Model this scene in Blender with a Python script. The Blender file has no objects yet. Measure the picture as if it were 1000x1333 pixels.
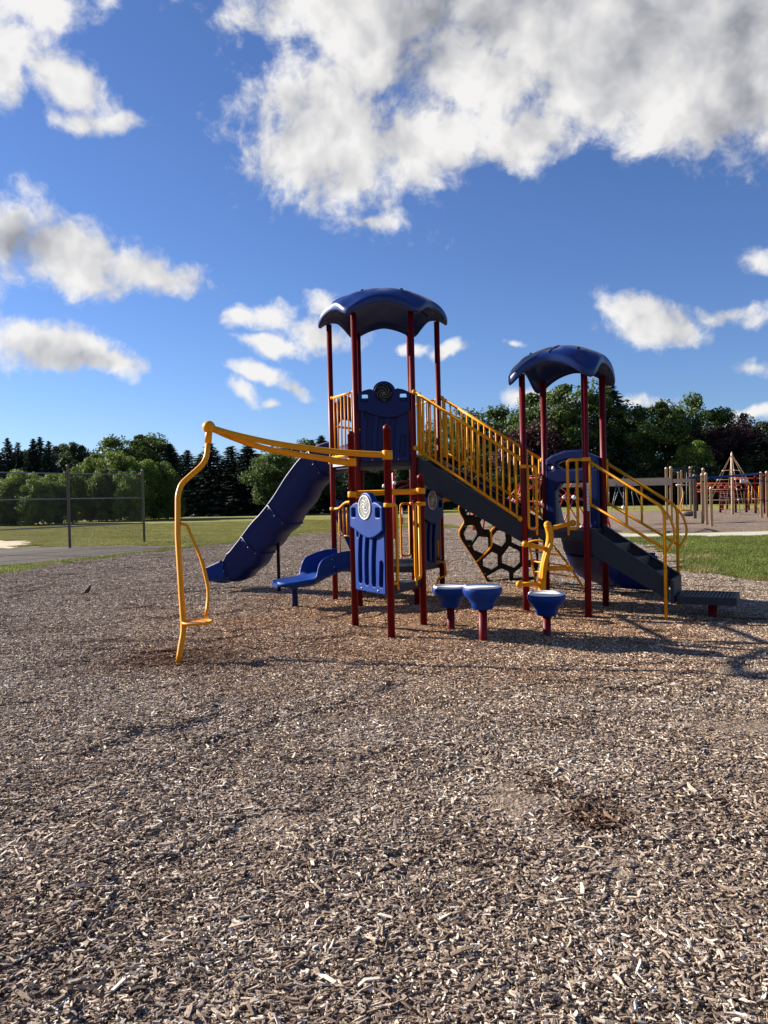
import bpy, bmesh, math, random
import numpy as np
from math import sin, cos, pi, radians, sqrt, atan2, exp
from mathutils import Vector, Matrix, noise as mnoise

random.seed(7)
rng = np.random.default_rng(7)
scene = bpy.context.scene
col = scene.collection

# ------------------------------------------------------------------ camera
CAM_H, F, PITCH, ROLL = 1.65, 1000.0, -0.0177, 0.0232
cam_d = bpy.data.cameras.new('camera')
cam = bpy.data.objects.new('camera', cam_d)
col.objects.link(cam)
cam_d.sensor_fit = 'HORIZONTAL'
cam_d.sensor_width = 36.0
cam_d.lens = 36.0
cam_d.clip_start = 0.05
cam_d.clip_end = 3000
cam.matrix_world = (Matrix.Translation((0, 0, CAM_H)) @ Matrix.Rotation(pi / 2 + PITCH, 4, 'X')
                    @ Matrix.Rotation(-ROLL, 4, 'Z'))
scene.camera = cam
CAMR = cam.matrix_world.to_3x3()


def ray(px, py):
    """direction of a pixel of the 1000 x 1333 photograph"""
    return (CAMR @ Vector(((px - 500) / F, -(py - 666.5) / F, -1))).normalized()


def G(px, py, z=0.0):
    """where the ray of a pixel meets the level z"""
    d = ray(px, py)
    t = (z - CAM_H) / d.z
    return Vector((d.x * t, d.y * t, z))


def AT(px, py, Y):
    """point on the ray of a pixel at depth Y"""
    d = ray(px, py)
    t = Y / d.y
    return Vector((d.x * t, Y, CAM_H + d.z * t))


# ------------------------------------------------------------------ world, sun, exposure
SUN_ELEV = radians(23.5)
SUN_AZ = radians(-26.0)          # the light travels this way over the ground (from +X)
ldir = Vector((cos(SUN_AZ) * cos(SUN_ELEV), sin(SUN_AZ) * cos(SUN_ELEV), -sin(SUN_ELEV)))
sun_d = bpy.data.lights.new('sun', 'SUN')
sun_d.energy = 5.0
sun_d.angle = radians(0.53)
sun_d.color = (1.0, 0.93, 0.82)
sun = bpy.data.objects.new('sun', sun_d)
col.objects.link(sun)
sun.location = (-20, 10, 20)
sun.rotation_euler = ldir.to_track_quat('-Z', 'Y').to_euler()

scene.view_settings.view_transform = 'Standard'
scene.view_settings.look = 'None'
scene.view_settings.gamma = 1.0
scene.view_settings.exposure = 1.4
scene.view_settings.use_curve_mapping = False
scene.render.engine = 'CYCLES'
scene.cycles.max_bounces = 5
scene.cycles.diffuse_bounces = 2
scene.cycles.glossy_bounces = 2
scene.cycles.transparent_max_bounces = 8

world = bpy.data.worlds.new('World')
scene.world = world
world.use_nodes = True
world.cycles.sampling_method = 'MANUAL'
world.cycles.sample_map_resolution = 512
WT = world.node_tree
WT.nodes.clear()


def wn(t, **k):
    n = WT.nodes.new(t)
    for a, b in k.items():
        setattr(n, a, b)
    return n


def wmath(op, a, b=None, c=None, clamp=False):
    n = wn('ShaderNodeMath', operation=op, use_clamp=clamp)
    for i, v in enumerate((a, b, c)):
        if v is None:
            continue
        if isinstance(v, (int, float)):
            n.inputs[i].default_value = v
        else:
            WT.links.new(v, n.inputs[i])
    return n.outputs[0]


def wvec(op, a, b=None, s=None):
    n = wn('ShaderNodeVectorMath', operation=op)
    for i, v in enumerate((a, b)):
        if v is None:
            continue
        if isinstance(v, (tuple, list)):
            n.inputs[i].default_value = v
        else:
            WT.links.new(v, n.inputs[i])
    if s is not None:
        n.inputs['Scale'].default_value = s
    return n.outputs[0]


def wnoise(v, scale, detail, rough=0.55, lac=2.0):
    n = wn('ShaderNodeTexNoise')
    n.inputs['Scale'].default_value = scale
    n.inputs['Detail'].default_value = detail
    n.inputs['Roughness'].default_value = rough
    n.inputs['Lacunarity'].default_value = lac
    WT.links.new(v, n.inputs['Vector'])
    return n


sky = wn('ShaderNodeTexSky', sky_type='NISHITA')
sky.sun_disc = False
sky.sun_elevation = SUN_ELEV
# sky sun_rotation: 0 = +Y, growing clockwise seen from above
sx, sy = -ldir.x, -ldir.y
sky.sun_rotation = atan2(sx, sy)
sky.altitude = 200
sky.air_density = 1.0
sky.dust_density = 0.15
sky.ozone_density = 2.2

tc = wn('ShaderNodeTexCoord')
dvec = wvec('NORMALIZE', tc.outputs['Generated'])
# fair-weather cumulus: soft bodies at their bearings, torn up by fractal noise
warp = wnoise(dvec, 5.0, 4.0, 0.6)
wc = wvec('SUBTRACT', warp.outputs['Color'], (0.5, 0.5, 0.5))
dW = wvec('ADD', dvec, wvec('SCALE', wc, s=0.075))

CLOUDS = [  # px, py, half width, half height, turn (deg)
    (905, 40, 210, 120, -4), (700, 25, 190, 75, 0), (520, 8, 240, 40, 0), (950, 115, 140, 72, -8),
    (800, 110, 110, 70, 6), (620, 95, 120, 60, 14), (440, 185, 135, 98, 8), (560, 185, 130, 62, -8),
    (700, 190, 78, 42, 0), (480, 55, 80, 60, 20), (1080, 60, 160, 130, 0), (860, 175, 60, 30, -15),
    (40, 6, 62, 30, 0), (5, 75, 34, 72, 10), (95, 112, 62, 26, 32), (140, 162, 50, 15, -8), (142, 8, 20, 16, 40),
    (5, 310, 55, 60, 0), (90, 335, 105, 48, 12), (200, 362, 105, 30, 6), (-60, 320, 70, 60, 0),
    (60, 452, 105, 30, 3), (140, 470, 68, 20, 6), (-60, 455, 60, 30, 0),
    (325, 412, 58, 20, -10), (425, 398, 30, 20, 30), (430, 432, 58, 26, 5), (350, 450, 44, 12, 8),
    (325, 487, 38, 11, 6), (385, 506, 22, 10, 15), (312, 516, 26, 12, 30), (348, 525, 14, 7, 0),
    (850, 430, 72, 27, 6), (815, 415, 40, 18, 10), (950, 402, 56, 17, -4), (1010, 404, 50, 20, 0), (995, 470, 40, 18, 5),
    (985, 335, 30, 16, 10), (672, 444, 18, 7, 0), (590, 457, 20, 8, -20), (545, 458, 20, 8, 0), (480, 285, 50, 13, 0),
    (820, 517, 60, 10, 0), (700, 515, 50, 12, 10), (1000, 535, 60, 14, 0),
]


def blob_field(blobs, vec):
    acc = None
    for (px, py, hw, hh, tdeg) in blobs:
        c = ray(px, py)
        right = c.cross(Vector((0, 0, 1))).normalized()
        up = right.cross(c).normalized()
        t = radians(-tdeg)
        a = right * cos(t) + up * sin(t)
        b = up * cos(t) - right * sin(t)
        m = Matrix((a, b, a.cross(b))).transposed()
        mp = wn('ShaderNodeMapping', vector_type='TEXTURE')
        mp.inputs['Location'].default_value = c
        mp.inputs['Rotation'].default_value = m.to_euler()
        mp.inputs['Scale'].default_value = (hw / F * 1.03, hh / F * 1.03, 0.6)
        WT.links.new(vec, mp.inputs['Vector'])
        ln = wn('ShaderNodeVectorMath', operation='LENGTH')
        WT.links.new(mp.outputs[0], ln.inputs[0])
        wgt = min(1.0, max(0.28, (hw * hh) ** 0.5 / 62.0))
        Lw = wmath('MULTIPLY_ADD', ln.outputs['Value'], 0.35 + 0.65 * wgt, 0.65 - 0.65 * wgt)
        acc = Lw if acc is None else wmath('SMOOTH_MIN', acc, Lw, 0.22)
    return acc


acc = blob_field(CLOUDS, dW)
# the thick, grey-bottomed bodies
THICK = [(900, 20, 260, 90, 0), (700, 10, 170, 60, 0), (985, 130, 110, 60, 0), (560, 30, 90, 50, 0), (20, 312, 62, 34, 10), (90, 465, 80, 15, 4), (860, 443, 60, 13, 4), (1100, 60, 150, 130, 0)]
tacc = blob_field(THICK, dW)
field = wmath('SUBTRACT', 1.0, acc)
# the same kind of cloud goes on over the rest of the sky
gen = wnoise(dvec, 2.6, 2.0, 0.5)
genf = wmath('MULTIPLY', wmath('SUBTRACT', gen.outputs['Fac'], 0.60), 5.0)
fd = wn('ShaderNodeVectorMath', operation='DOT_PRODUCT')
WT.links.new(dvec, fd.inputs[0])
fd.inputs[1].default_value = (0.0, 0.96, 0.28)
fwd = fd.outputs['Value']
outside = wmath('SUBTRACT', 1.0, wmath('MULTIPLY', wmath('SUBTRACT', fwd, 0.70), 12.0, clamp=True))
gterm = wmath('SUBTRACT', wmath('MULTIPLY', wmath('ADD', genf, 1.0), outside), 1.0)
field = wmath('MAXIMUM', field, gterm)
n1 = wnoise(dW, 9.0, 8.0, 0.64)
nf = wnoise(dW, 26.0, 6.0, 0.62)
nb = wmath('ADD', wmath('SUBTRACT', n1.outputs['Fac'], 0.5), wmath('MULTIPLY', wmath('SUBTRACT', nf.outputs['Fac'], 0.5), 0.55))
dens = wmath('ADD', field, wmath('MULTIPLY', nb, 1.9))
mr = wn('ShaderNodeMapRange', interpolation_type='SMOOTHSTEP')
mr.inputs['From Min'].default_value = 0.0
mr.inputs['From Max'].default_value = 0.55
WT.links.new(dens, mr.inputs['Value'])
cover = mr.outputs[0]
# lit from the sun's side: compare the density a little way toward the sun
sunv = -ldir
dS = wvec('ADD', dW, tuple(sunv * 0.035))
n2 = wnoise(dS, 9.0, 4.0, 0.55)
n1b = wnoise(dW, 9.0, 4.0, 0.55)
relief = wmath('MULTIPLY', wmath('SUBTRACT', n1b.outputs['Fac'], n2.outputs['Fac']), 2.2)
n3 = wnoise(dvec, 6.0, 4.0, 0.55)
tk_in = wmath('MAXIMUM', wmath('SUBTRACT', 1.15, tacc), wmath('SUBTRACT', wmath('MULTIPLY', gterm, 0.8), 0.3))
thick = wmath('ADD', tk_in, wmath('MULTIPLY', wmath('SUBTRACT', n3.outputs['Fac'], 0.5), 1.3), clamp=True)
shade = wmath('SUBTRACT', 1.08, wmath('MULTIPLY', thick, 0.36))
shade = wmath('MAXIMUM', wmath('MINIMUM', wmath('ADD', shade, wmath('MULTIPLY', relief, 0.9)), 1.2), 0.45)
ccol = wn('ShaderNodeMix', data_type='RGBA')
WT.links.new(wmath('SUBTRACT', wmath('MULTIPLY', shade, 1.7), 0.8, clamp=True), ccol.inputs['Factor'])
ccol.inputs['A'].default_value = (0.93, 0.96, 1.04, 1)
ccol.inputs['B'].default_value = (1.0, 0.985, 0.97, 1)
cmul = wn('ShaderNodeVectorMath', operation='SCALE')
WT.links.new(ccol.outputs['Result'], cmul.inputs[0])
CLOUD_GAIN = 5.9
WT.links.new(wmath('MULTIPLY', shade, CLOUD_GAIN), cmul.inputs['Scale'])
# sky colour, a touch deeper as on a clear summer evening
hs = wn('ShaderNodeVectorMath', operation='MULTIPLY')
WT.links.new(sky.outputs[0], hs.inputs[0])
hs.inputs[1].default_value = (0.58, 0.72, 1.05)
mix = wn('ShaderNodeMix', data_type='RGBA')
WT.links.new(wmath('MULTIPLY', cover, 0.97), mix.inputs['Factor'])
WT.links.new(hs.outputs[0], mix.inputs['A'])
WT.links.new(cmul.outputs[0], mix.inputs['B'])
bg = wn('ShaderNodeBackground')
bg.inputs['Strength'].default_value = 0.05
WT.links.new(mix.outputs['Result'], bg.inputs['Color'])
wo = wn('ShaderNodeOutputWorld')
WT.links.new(bg.outputs[0], wo.inputs['Surface'])


# ------------------------------------------------------------------ materials
def mat(name, base, rough=0.5, vary=0.12, scale=6.0, bump=0.0, bscale=60.0, metallic=0.0, spec=0.5,
        coords='Object', second=None, trans=0.0, coat=0.0):
    m = bpy.data.materials.new(name)
    m.use_nodes = True
    t = m.node_tree
    b = t.nodes['Principled BSDF']
    b.inputs['Roughness'].default_value = rough
    b.inputs['Metallic'].default_value = metallic
    b.inputs['Specular IOR Level'].default_value = spec
    b.inputs['Coat Weight'].default_value = coat
    tcn = t.nodes.new('ShaderNodeTexCoord')
    src = tcn.outputs[coords]
    n = t.nodes.new('ShaderNodeTexNoise')
    n.inputs['Scale'].default_value = scale
    n.inputs['Detail'].default_value = 6
    n.inputs['Roughness'].default_value = 0.6
    t.links.new(src, n.inputs['Vector'])
    mx = t.nodes.new('ShaderNodeMix')
    mx.data_type = 'RGBA'
    a = [max(0, c * (1 - vary)) for c in base]
    s = second or [min(1, c * (1 + vary)) for c in base]
    mx.inputs['A'].default_value = (*a, 1)
    mx.inputs['B'].default_value = (*s, 1)
    rm = t.nodes.new('ShaderNodeMapRange')
    rm.inputs['From Min'].default_value = 0.3
    rm.inputs['From Max'].default_value = 0.7
    t.links.new(n.outputs['Fac'], rm.inputs['Value'])
    t.links.new(rm.outputs[0], mx.inputs['Factor'])
    t.links.new(mx.outputs['Result'], b.inputs['Base Color'])
    r2 = t.nodes.new('ShaderNodeMapRange')
    r2.inputs['To Min'].default_value = max(0.05, rough - 0.1)
    r2.inputs['To Max'].default_value = min(1, rough + 0.14)
    t.links.new(n.outputs['Fac'], r2.inputs['Value'])
    t.links.new(r2.outputs[0], b.inputs['Roughness'])
    if bump > 0:
        n2 = t.nodes.new('ShaderNodeTexNoise')
        n2.inputs['Scale'].default_value = bscale
        n2.inputs['Detail'].default_value = 4
        t.links.new(src, n2.inputs['Vector'])
        bp = t.nodes.new('ShaderNodeBump')
        bp.inputs['Strength'].default_value = bump
        bp.inputs['Distance'].default_value = 0.02
        t.links.new(n2.outputs['Fac'], bp.inputs['Height'])
        t.links.new(bp.outputs[0], b.inputs['Normal'])
    return m


M = {}
M['red'] = mat('dark_red_powder_coat', (0.118, 0.003, 0.006), 0.45, 0.07, 2, 0.0, 140, spec=0.15)
M['blue'] = mat('blue_moulded_plastic', (0.002, 0.030, 0.185), 0.46, 0.14, 1.3, 0.06, 160, spec=0.16)
M['roof_blue'] = mat('glossy_roof_plastic', (0.003, 0.020, 0.125), 0.32, 0.12, 1.3, 0.06, 120, spec=0.4)
M['navy'] = mat('navy_moulded_plastic', (0.003, 0.012, 0.084), 0.42, 0.08, 2, 0.06, 160, spec=0.22)  # also the shaded twin of the blue on upper and side panels
M['yellow'] = mat('yellow_powder_coat', (0.72, 0.275, 0.003), 0.42, 0.035, 1.5, 0.0, 140, spec=0.2)
M['slate'] = mat('slate_grey_coated_steel', (0.023, 0.028, 0.037), 0.58, 0.18, 5, 0.10, 120, spec=0.25)
M['black'] = mat('dark_plastic', (0.006, 0.005, 0.007), 0.6, 0.2, 6, 0.08, 120, spec=0.15)
M['white'] = mat('white_plastic', (0.78, 0.77, 0.74), 0.5, 0.06, 10, 0.05, 120)
M['disc'] = mat('grey_disc', (0.13, 0.135, 0.13), 0.6, 0.1, 10)
M['steel'] = mat('galvanised_steel', (0.30, 0.31, 0.32), 0.45, 0.15, 12, 0.05, 100, metallic=0.6)
M['steel_d'] = mat('weathered_steel', (0.19, 0.195, 0.20), 0.55, 0.2, 12, 0.05, 100, metallic=0.3)
M['tan'] = mat('tan_powder_coat', (0.50, 0.36, 0.24), 0.5, 0.10, 4, 0.04, 80)
M['orange'] = mat('orange_powder_coat', (0.62, 0.10, 0.015), 0.45, 0.1, 4)
M['rope'] = mat('worn_rope', (0.22, 0.13, 0.085), 0.8, 0.2, 20)
M['redbright'] = mat('bright_red_paint', (0.42, 0.02, 0.03), 0.4, 0.12, 4)
M['bark'] = mat('bark', (0.10, 0.075, 0.055), 0.9, 0.35, 5, 0.6, 14)
M['sticker'] = mat('pale_sticker', (0.66, 0.64, 0.60), 0.6, 0.12, 60)
M['dark_grey'] = mat('dark_grey_paint_and_shade', (0.13, 0.12, 0.115), 0.6, 0.15, 5)
M['bird'] = mat('brown_feathers', (0.05, 0.035, 0.028), 0.8, 0.3, 60)


def leaf_mat(name, c0, c1, transl=0.35, rough=0.6):
    m = bpy.data.materials.new(name)
    m.use_nodes = True
    t = m.node_tree
    b = t.nodes['Principled BSDF']
    b.inputs['Roughness'].default_value = rough
    b.inputs['Specular IOR Level'].default_value = 0.25
    at = t.nodes.new('ShaderNodeAttribute')
    at.attribute_name = 'tint'
    mx = t.nodes.new('ShaderNodeMix')
    mx.data_type = 'RGBA'
    mx.inputs['A'].default_value = (*c0, 1)
    mx.inputs['B'].default_value = (*c1, 1)
    t.links.new(at.outputs['Fac'], mx.inputs['Factor'])
    oi = t.nodes.new('ShaderNodeObjectInfo')
    hv = t.nodes.new('ShaderNodeHueSaturation')
    rr = t.nodes.new('ShaderNodeMapRange')
    rr.inputs['To Min'].default_value = 0.8
    rr.inputs['To Max'].default_value = 1.2
    t.links.new(oi.outputs['Random'], rr.inputs['Value'])
    t.links.new(rr.outputs[0], hv.inputs['Value'])
    t.links.new(mx.outputs['Result'], hv.inputs['Color'])
    t.links.new(hv.outputs[0], b.inputs['Base Color'])
    tr = t.nodes.new('ShaderNodeBsdfTranslucent')
    t.links.new(hv.outputs[0], tr.inputs['Color'])
    ms = t.nodes.new('ShaderNodeMixShader')
    ms.inputs[0].default_value = transl
    t.links.new(b.outputs[0], ms.inputs[1])
    t.links.new(tr.outputs[0], ms.inputs[2])
    t.links.new(ms.outputs[0], t.nodes['Material Output'].inputs['Surface'])
    return m


M['leaf_green'] = leaf_mat('green_leaves', (0.024, 0.050, 0.012), (0.115, 0.165, 0.036))
M['leaf_light'] = leaf_mat('light_green_leaves', (0.055, 0.095, 0.016), (0.19, 0.245, 0.042))
M['leaf_dark'] = leaf_mat('dark_green_leaves', (0.014, 0.028, 0.010), (0.050, 0.078, 0.022))
M['leaf_maroon'] = leaf_mat('maroon_leaves', (0.018, 0.008, 0.010), (0.060, 0.020, 0.022), 0.25)
M['needle'] = leaf_mat('spruce_needles', (0.013, 0.028, 0.020), (0.062, 0.090, 0.064), 0.15)
M['grass'] = leaf_mat('grass_blades', (0.070, 0.105, 0.018), (0.22, 0.25, 0.055), 0.35)
M['field'] = leaf_mat('field_grass_blades', (0.11, 0.118, 0.024), (0.31, 0.29, 0.080), 0.35)
M['straw'] = leaf_mat('dry_grass_blades', (0.16, 0.12, 0.045), (0.34, 0.27, 0.11), 0.3)


# ------------------------------------------------------------------ mesh helpers
class MB:
    def __init__(s):
        s.v, s.f, s.sm = [], [], []

    def add(s, verts, faces, smooth=True, mtx=None):
        o = len(s.v)
        for p in verts:
            p = Vector(p)
            s.v.append(mtx @ p if mtx is not None else p)
        for q in faces:
            s.f.append(tuple(i + o for i in q))
            s.sm.append(smooth)
        return s

    def box(s, c, size, rot=None, mtx=None):
        hx, hy, hz = size[0] / 2, size[1] / 2, size[2] / 2
        vs = [Vector((x, y, z)) for x in (-hx, hx) for y in (-hy, hy) for z in (-hz, hz)]
        if rot is not None:
            vs = [rot @ p for p in vs]
        vs = [p + Vector(c) for p in vs]
        fs = [(0, 1, 3, 2), (4, 6, 7, 5), (0, 4, 5, 1), (2, 3, 7, 6), (0, 2, 6, 4), (1, 5, 7, 3)]
        return s.add(vs, fs, False, mtx)

    def tube(s, pts, r, n=10, caps=True, closed=False):
        pts = [Vector(p) for p in pts]
        N = len(pts)
        rad = r if isinstance(r, (list, tuple)) else [r] * N
        tang = []
        for i in range(N):
            if closed:
                a, b = pts[(i - 1) % N], pts[(i + 1) % N]
            else:
                a, b = pts[max(i - 1, 0)], pts[min(i + 1, N - 1)]
            tang.append((b - a).normalized())
        ref = Vector((0, 0, 1)) if abs(tang[0].z) < 0.9 else Vector((1, 0, 0))
        u = (ref - tang[0] * ref.dot(tang[0])).normalized()
        vs = []
        for i in range(N):
            u = (u - tang[i] * u.dot(tang[i])).normalized()
            w = tang[i].cross(u)
            for k in range(n):
                a = 2 * pi * k / n
                vs.append(pts[i] + (u * cos(a) + w * sin(a)) * rad[i])
        fs = []
        R = N if closed else N - 1
        for i in range(R):
            j = (i + 1) % N
            for k in range(n):
                k2 = (k + 1) % n
                fs.append((i * n + k, i * n + k2, j * n + k2, j * n + k))
        s.add(vs, fs, True)
        if caps and not closed:
            s.f.append(tuple(len(s.v) - N * n + k for k in reversed(range(n))))
            s.sm.append(False)
            s.f.append(tuple(len(s.v) - n + k for k in range(n)))
            s.sm.append(False)
        return s

    def lathe(s, prof, n=20, c=(0, 0, 0), mtx=None):
        vs, fs = [], []
        for (r, z) in prof:
            for k in range(n):
                a = 2 * pi * k / n
                vs.append(Vector((c[0] + r * cos(a), c[1] + r * sin(a), c[2] + z)))
        for i in range(len(prof) - 1):
            for k in range(n):
                k2 = (k + 1) % n
                fs.append((i * n + k, i * n + k2, (i + 1) * n + k2, (i + 1) * n + k))
        s.add(vs, fs, True, mtx)
        o = len(s.v) - len(vs)
        s.f.append(tuple(o + k for k in reversed(range(n)))); s.sm.append(False)
        s.f.append(tuple(o + (len(prof) - 1) * n + k for k in range(n))); s.sm.append(False)
        return s

    def ball(s, c, r, n=14, m=8):
        vs = [Vector((0, 0, -r))]
        for i in range(1, m):
            t = -pi / 2 + pi * i / m
            for k in range(n):
                a = 2 * pi * k / n
                vs.append(Vector((r * cos(t) * cos(a), r * cos(t) * sin(a), r * sin(t))))
        vs.append(Vector((0, 0, r)))
        fs = []
        for k in range(n):
            k2 = (k + 1) % n
            fs.append((0, 1 + k2, 1 + k))
            fs.append((len(vs) - 1, len(vs) - 1 - n + k, len(vs) - 1 - n + k2))
        for i in range(m - 2):
            for k in range(n):
                k2 = (k + 1) % n
                a = 1 + i * n
                fs.append((a + k, a + k2, a + n + k2, a + n + k))
        return s.add([p + Vector(c) for p in vs], fs, True)

    def mesh(s, name, L=(0, 0, 0)):
        L = Vector(L)
        me = bpy.data.meshes.new(name)
        me.from_pydata([tuple(p - L) for p in s.v], [], s.f)
        me.polygons.foreach_set('use_smooth', s.sm)
        me.validate()
        me.update()
        return me

    def build(s, name, material, parent=None, loc=None):
        L = ORIGIN.get(parent.name, Vector((0, 0, 0))) if parent else Vector(loc or (0, 0, 0))
        me = s.mesh(name, L)
        me.materials.append(M[material] if isinstance(material, str) else material)
        o = bpy.data.objects.new(name, me)
        col.objects.link(o)
        if parent:
            o.parent = parent
            ORIGIN[o.name] = L
        else:
            o.location = L
            ORIGIN[o.name] = L
        return o


ORIGIN = {}


def tag(o, label=None, cat=None, group=None, kind=None):
    if label: o['label'] = label
    if cat: o['category'] = cat
    if group: o['group'] = group
    if kind: o['kind'] = kind
    return o


def thing(name, loc, label, cat, group=None):
    o = bpy.data.objects.new(name, None)
    o.empty_display_size = 0.2
    o.location = loc
    col.objects.link(o)
    ORIGIN[o.name] = Vector(loc)
    return tag(o, label, cat, group)


def copy_tree(o, parent=None):
    c = o.copy()
    col.objects.link(c)
    c.parent = parent
    for ch in list(o.children):
        copy_tree(ch, c)
    return c


def smooth_path(pts, n=8):
    pts = [Vector(p) for p in pts]
    out = []
    for i in range(len(pts) - 1):
        p0, p1, p2, p3 = pts[max(i - 1, 0)], pts[i], pts[i + 1], pts[min(i + 2, len(pts) - 1)]
        for k in range(n):
            t = k / n
            out.append(0.5 * ((2 * p1) + (p2 - p0) * t + (2 * p0 - 5 * p1 + 4 * p2 - p3) * t * t
                              + (-p0 + 3 * p1 - 3 * p2 + p3) * t ** 3))
    out.append(pts[-1])
    return out


def bend_path(pts, r=0.06, n=5):
    """straight runs with rounded corners"""
    pts = [Vector(p) for p in pts]
    out = [pts[0]]
    for i in range(1, len(pts) - 1):
        a, b, c = pts[i - 1], pts[i], pts[i + 1]
        d1, d2 = (a - b), (c - b)
        rr = min(r, d1.length * 0.45, d2.length * 0.45)
        p, q = b + d1.normalized() * rr, b + d2.normalized() * rr
        for k in range(n + 1):
            t = k / n
            out.append(p * (1 - t) ** 2 + b * 2 * t * (1 - t) + q * t * t)
    out.append(pts[-1])
    return out


def plate(outline, holes, thick, bevel=0.006, mtx=None):
    """a flat moulded plate with holes; local x across, y up, z out"""
    cu = bpy.data.curves.new('tmp', 'CURVE')
    cu.dimensions = '2D'
    cu.fill_mode = 'BOTH'
    cu.extrude = max(thick / 2 - bevel, 0.001)
    cu.bevel_depth = bevel
    cu.offset = -bevel
    cu.bevel_resolution = 2
    for poly in [outline] + list(holes):
        sp = cu.splines.new('POLY')
        sp.points.add(len(poly) - 1)
        for i, p in enumerate(poly):
            sp.points[i].co = (p[0], p[1], 0, 1)
        sp.use_cyclic_u = True
    ob = bpy.data.objects.new('tmp', cu)
    col.objects.link(ob)
    dg = bpy.context.evaluated_depsgraph_get()
    me = ob.evaluated_get(dg).to_mesh()
    vs = [v.co.copy() for v in me.vertices]
    fs = [tuple(p.vertices) for p in me.polygons]
    ob.evaluated_get(dg).to_mesh_clear()
    bpy.data.objects.remove(ob)
    bpy.data.curves.remove(cu)
    mb = MB()
    mb.add(vs, fs, False, mtx)
    return mb


def rect(x0, x1, y0, y1, r=0.02, n=4):
    out = []
    for cx, cy, a0 in ((x1 - r, y0 + r, -90), (x1 - r, y1 - r, 0), (x0 + r, y1 - r, 90), (x0 + r, y0 + r, 180)):
        for k in range(n + 1):
            a = radians(a0 + 90 * k / n)
            out.append((cx + r * cos(a), cy + r * sin(a)))
    return out


def circ(cx, cy, r, n=28, sy=1.0):
    return [(cx + r * cos(2 * pi * k / n), cy + sy * r * sin(2 * pi * k / n)) for k in range(n)]


def slot(x0, y0, x1, y1, w, n=6, bow=0.0):
    """long hole from (x0,y0) up to (x1,y1)"""
    L, Rr = [], []
    for k in range(9):
        t = k / 8
        x = x0 + (x1 - x0) * t + bow * sin(pi * t)
        y = y0 + (y1 - y0) * t
        L.append((x - w / 2, y)); Rr.append((x + w / 2, y))
    bot = [(x0 + w / 2 * cos(a), y0 + w / 2 * sin(a)) for a in [pi + pi * (k + 1) / 6 for k in range(5)]]
    top = [(x1 + w / 2 * cos(a), y1 + w / 2 * sin(a)) for a in [pi * (k + 1) / 6 for k in range(5)]]
    return bot + Rr + top + L[::-1]


def frame(pa, pb, z, out):
    """matrix for a side from post pa to post pb: x along, y up, z outward"""
    pa, pb = Vector((*pa, 0)), Vector((*pb, 0))
    x = (pb - pa).normalized()
    y = Vector((0, 0, 1))
    n = x.cross(y)
    if n.dot(Vector((*out, 0))) < 0:
        x = -x
        n = -n
    mid = (pa + pb) / 2
    m = Matrix.Identity(4)
    for i in range(3):
        m[i][0], m[i][1], m[i][2], m[i][3] = x[i], y[i], n[i], (mid[i] if i < 2 else z)
    return m


# ------------------------------------------------------------------ the ground
def poly_contains(poly, X, Y):
    inside = np.zeros(X.shape, bool)
    n = len(poly)
    for i in range(n):
        x0, y0 = poly[i]
        x1, y1 = poly[(i + 1) % n]
        c = ((y0 > Y) != (y1 > Y)) & (X < (x1 - x0) * (Y - y0) / (y1 - y0 + 1e-12) + x0)
        inside ^= c
    return inside


def dist_to_poly(poly, X, Y):
    d = np.full(X.shape, 1e9)
    n = len(poly)
    for i in range(n):
        a = np.array(poly[i]); b = np.array(poly[(i + 1) % n])
        ab = b - a
        t = np.clip(((X - a[0]) * ab[0] + (Y - a[1]) * ab[1]) / (ab @ ab), 0, 1)
        d = np.minimum(d, np.hypot(X - a[0] - t * ab[0], Y - a[1] - t * ab[1]))
    return d


PATH_MID = smooth_path([(-60, 14, 0), (-30, 21, 0), (-13.2, 26.0, 0), (-8.4, 29.4, 0), (-4.6, 36.3, 0), (-2.4, 40.5, 0), (1.5, 43, 0),
                        (5.8, 41, 0), (8.6, 33, 0), (10.6, 30.5, 0), (15.5, 30.2, 0), (30, 31.5, 0), (70, 34, 0)], 8)
MULCH = [(-15, -8), (-14.5, 4), (-13, 12), (-9.8, 18.6), (-8.9, 23.6), (-7.4, 27.0), (-5.6, 32.6), (-3.6, 37.2), (-1.8, 40.0), (1.5, 42.0),
         (5.0, 40.4), (7.6, 32.6), (8.0, 28.2), (8.4, 25.0), (7.4, 19.5), (6.0, 15.8), (6.9, 13.6), (9.5, 11.5), (13, 8), (15, 0), (14, -8)]
MULCH2 = [(5.5, 44), (9.6, 34.6), (12, 32.0), (30, 33.2), (62, 35.8), (66, 60), (30, 66), (14, 72), (2, 70), (1, 52)]
PITS = [(-2.15, 8.2, 1.1, 0.05), (0.90, 4.25, 0.12, 0.05), (1.05, 3.80, 0.24, 0.035), (0.4, 8.7, 0.5, 0.02), (-0.3, 8.2, 0.4, 0.02),
        (2.5, 9.4, 0.9, 0.035), (-1.6, 7.4, 0.5, 0.025), (-3.2, 14.4, 0.6, 0.05), (-1.7, 11.5, 0.5, 0.05), (0.9, 9.2, 0.45, 0.035), (1.4, 8.7, 0.4, 0.03), (4.3, 9.6, 0.5, 0.04), (0.25, 9.0, 0.35, 0.035), (-0.6, 9.2, 0.4, 0.03), (3.3, 8.6, 0.6, 0.03), (2.0, 6.2, 0.5, 0.03), (-1.2, 5.2, 0.6, 0.03), (0.2, 6.6, 0.45, 0.025), (-2.6, 10.6, 0.6, 0.03), (3.0, 4.6, 0.5, 0.03)]


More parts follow.
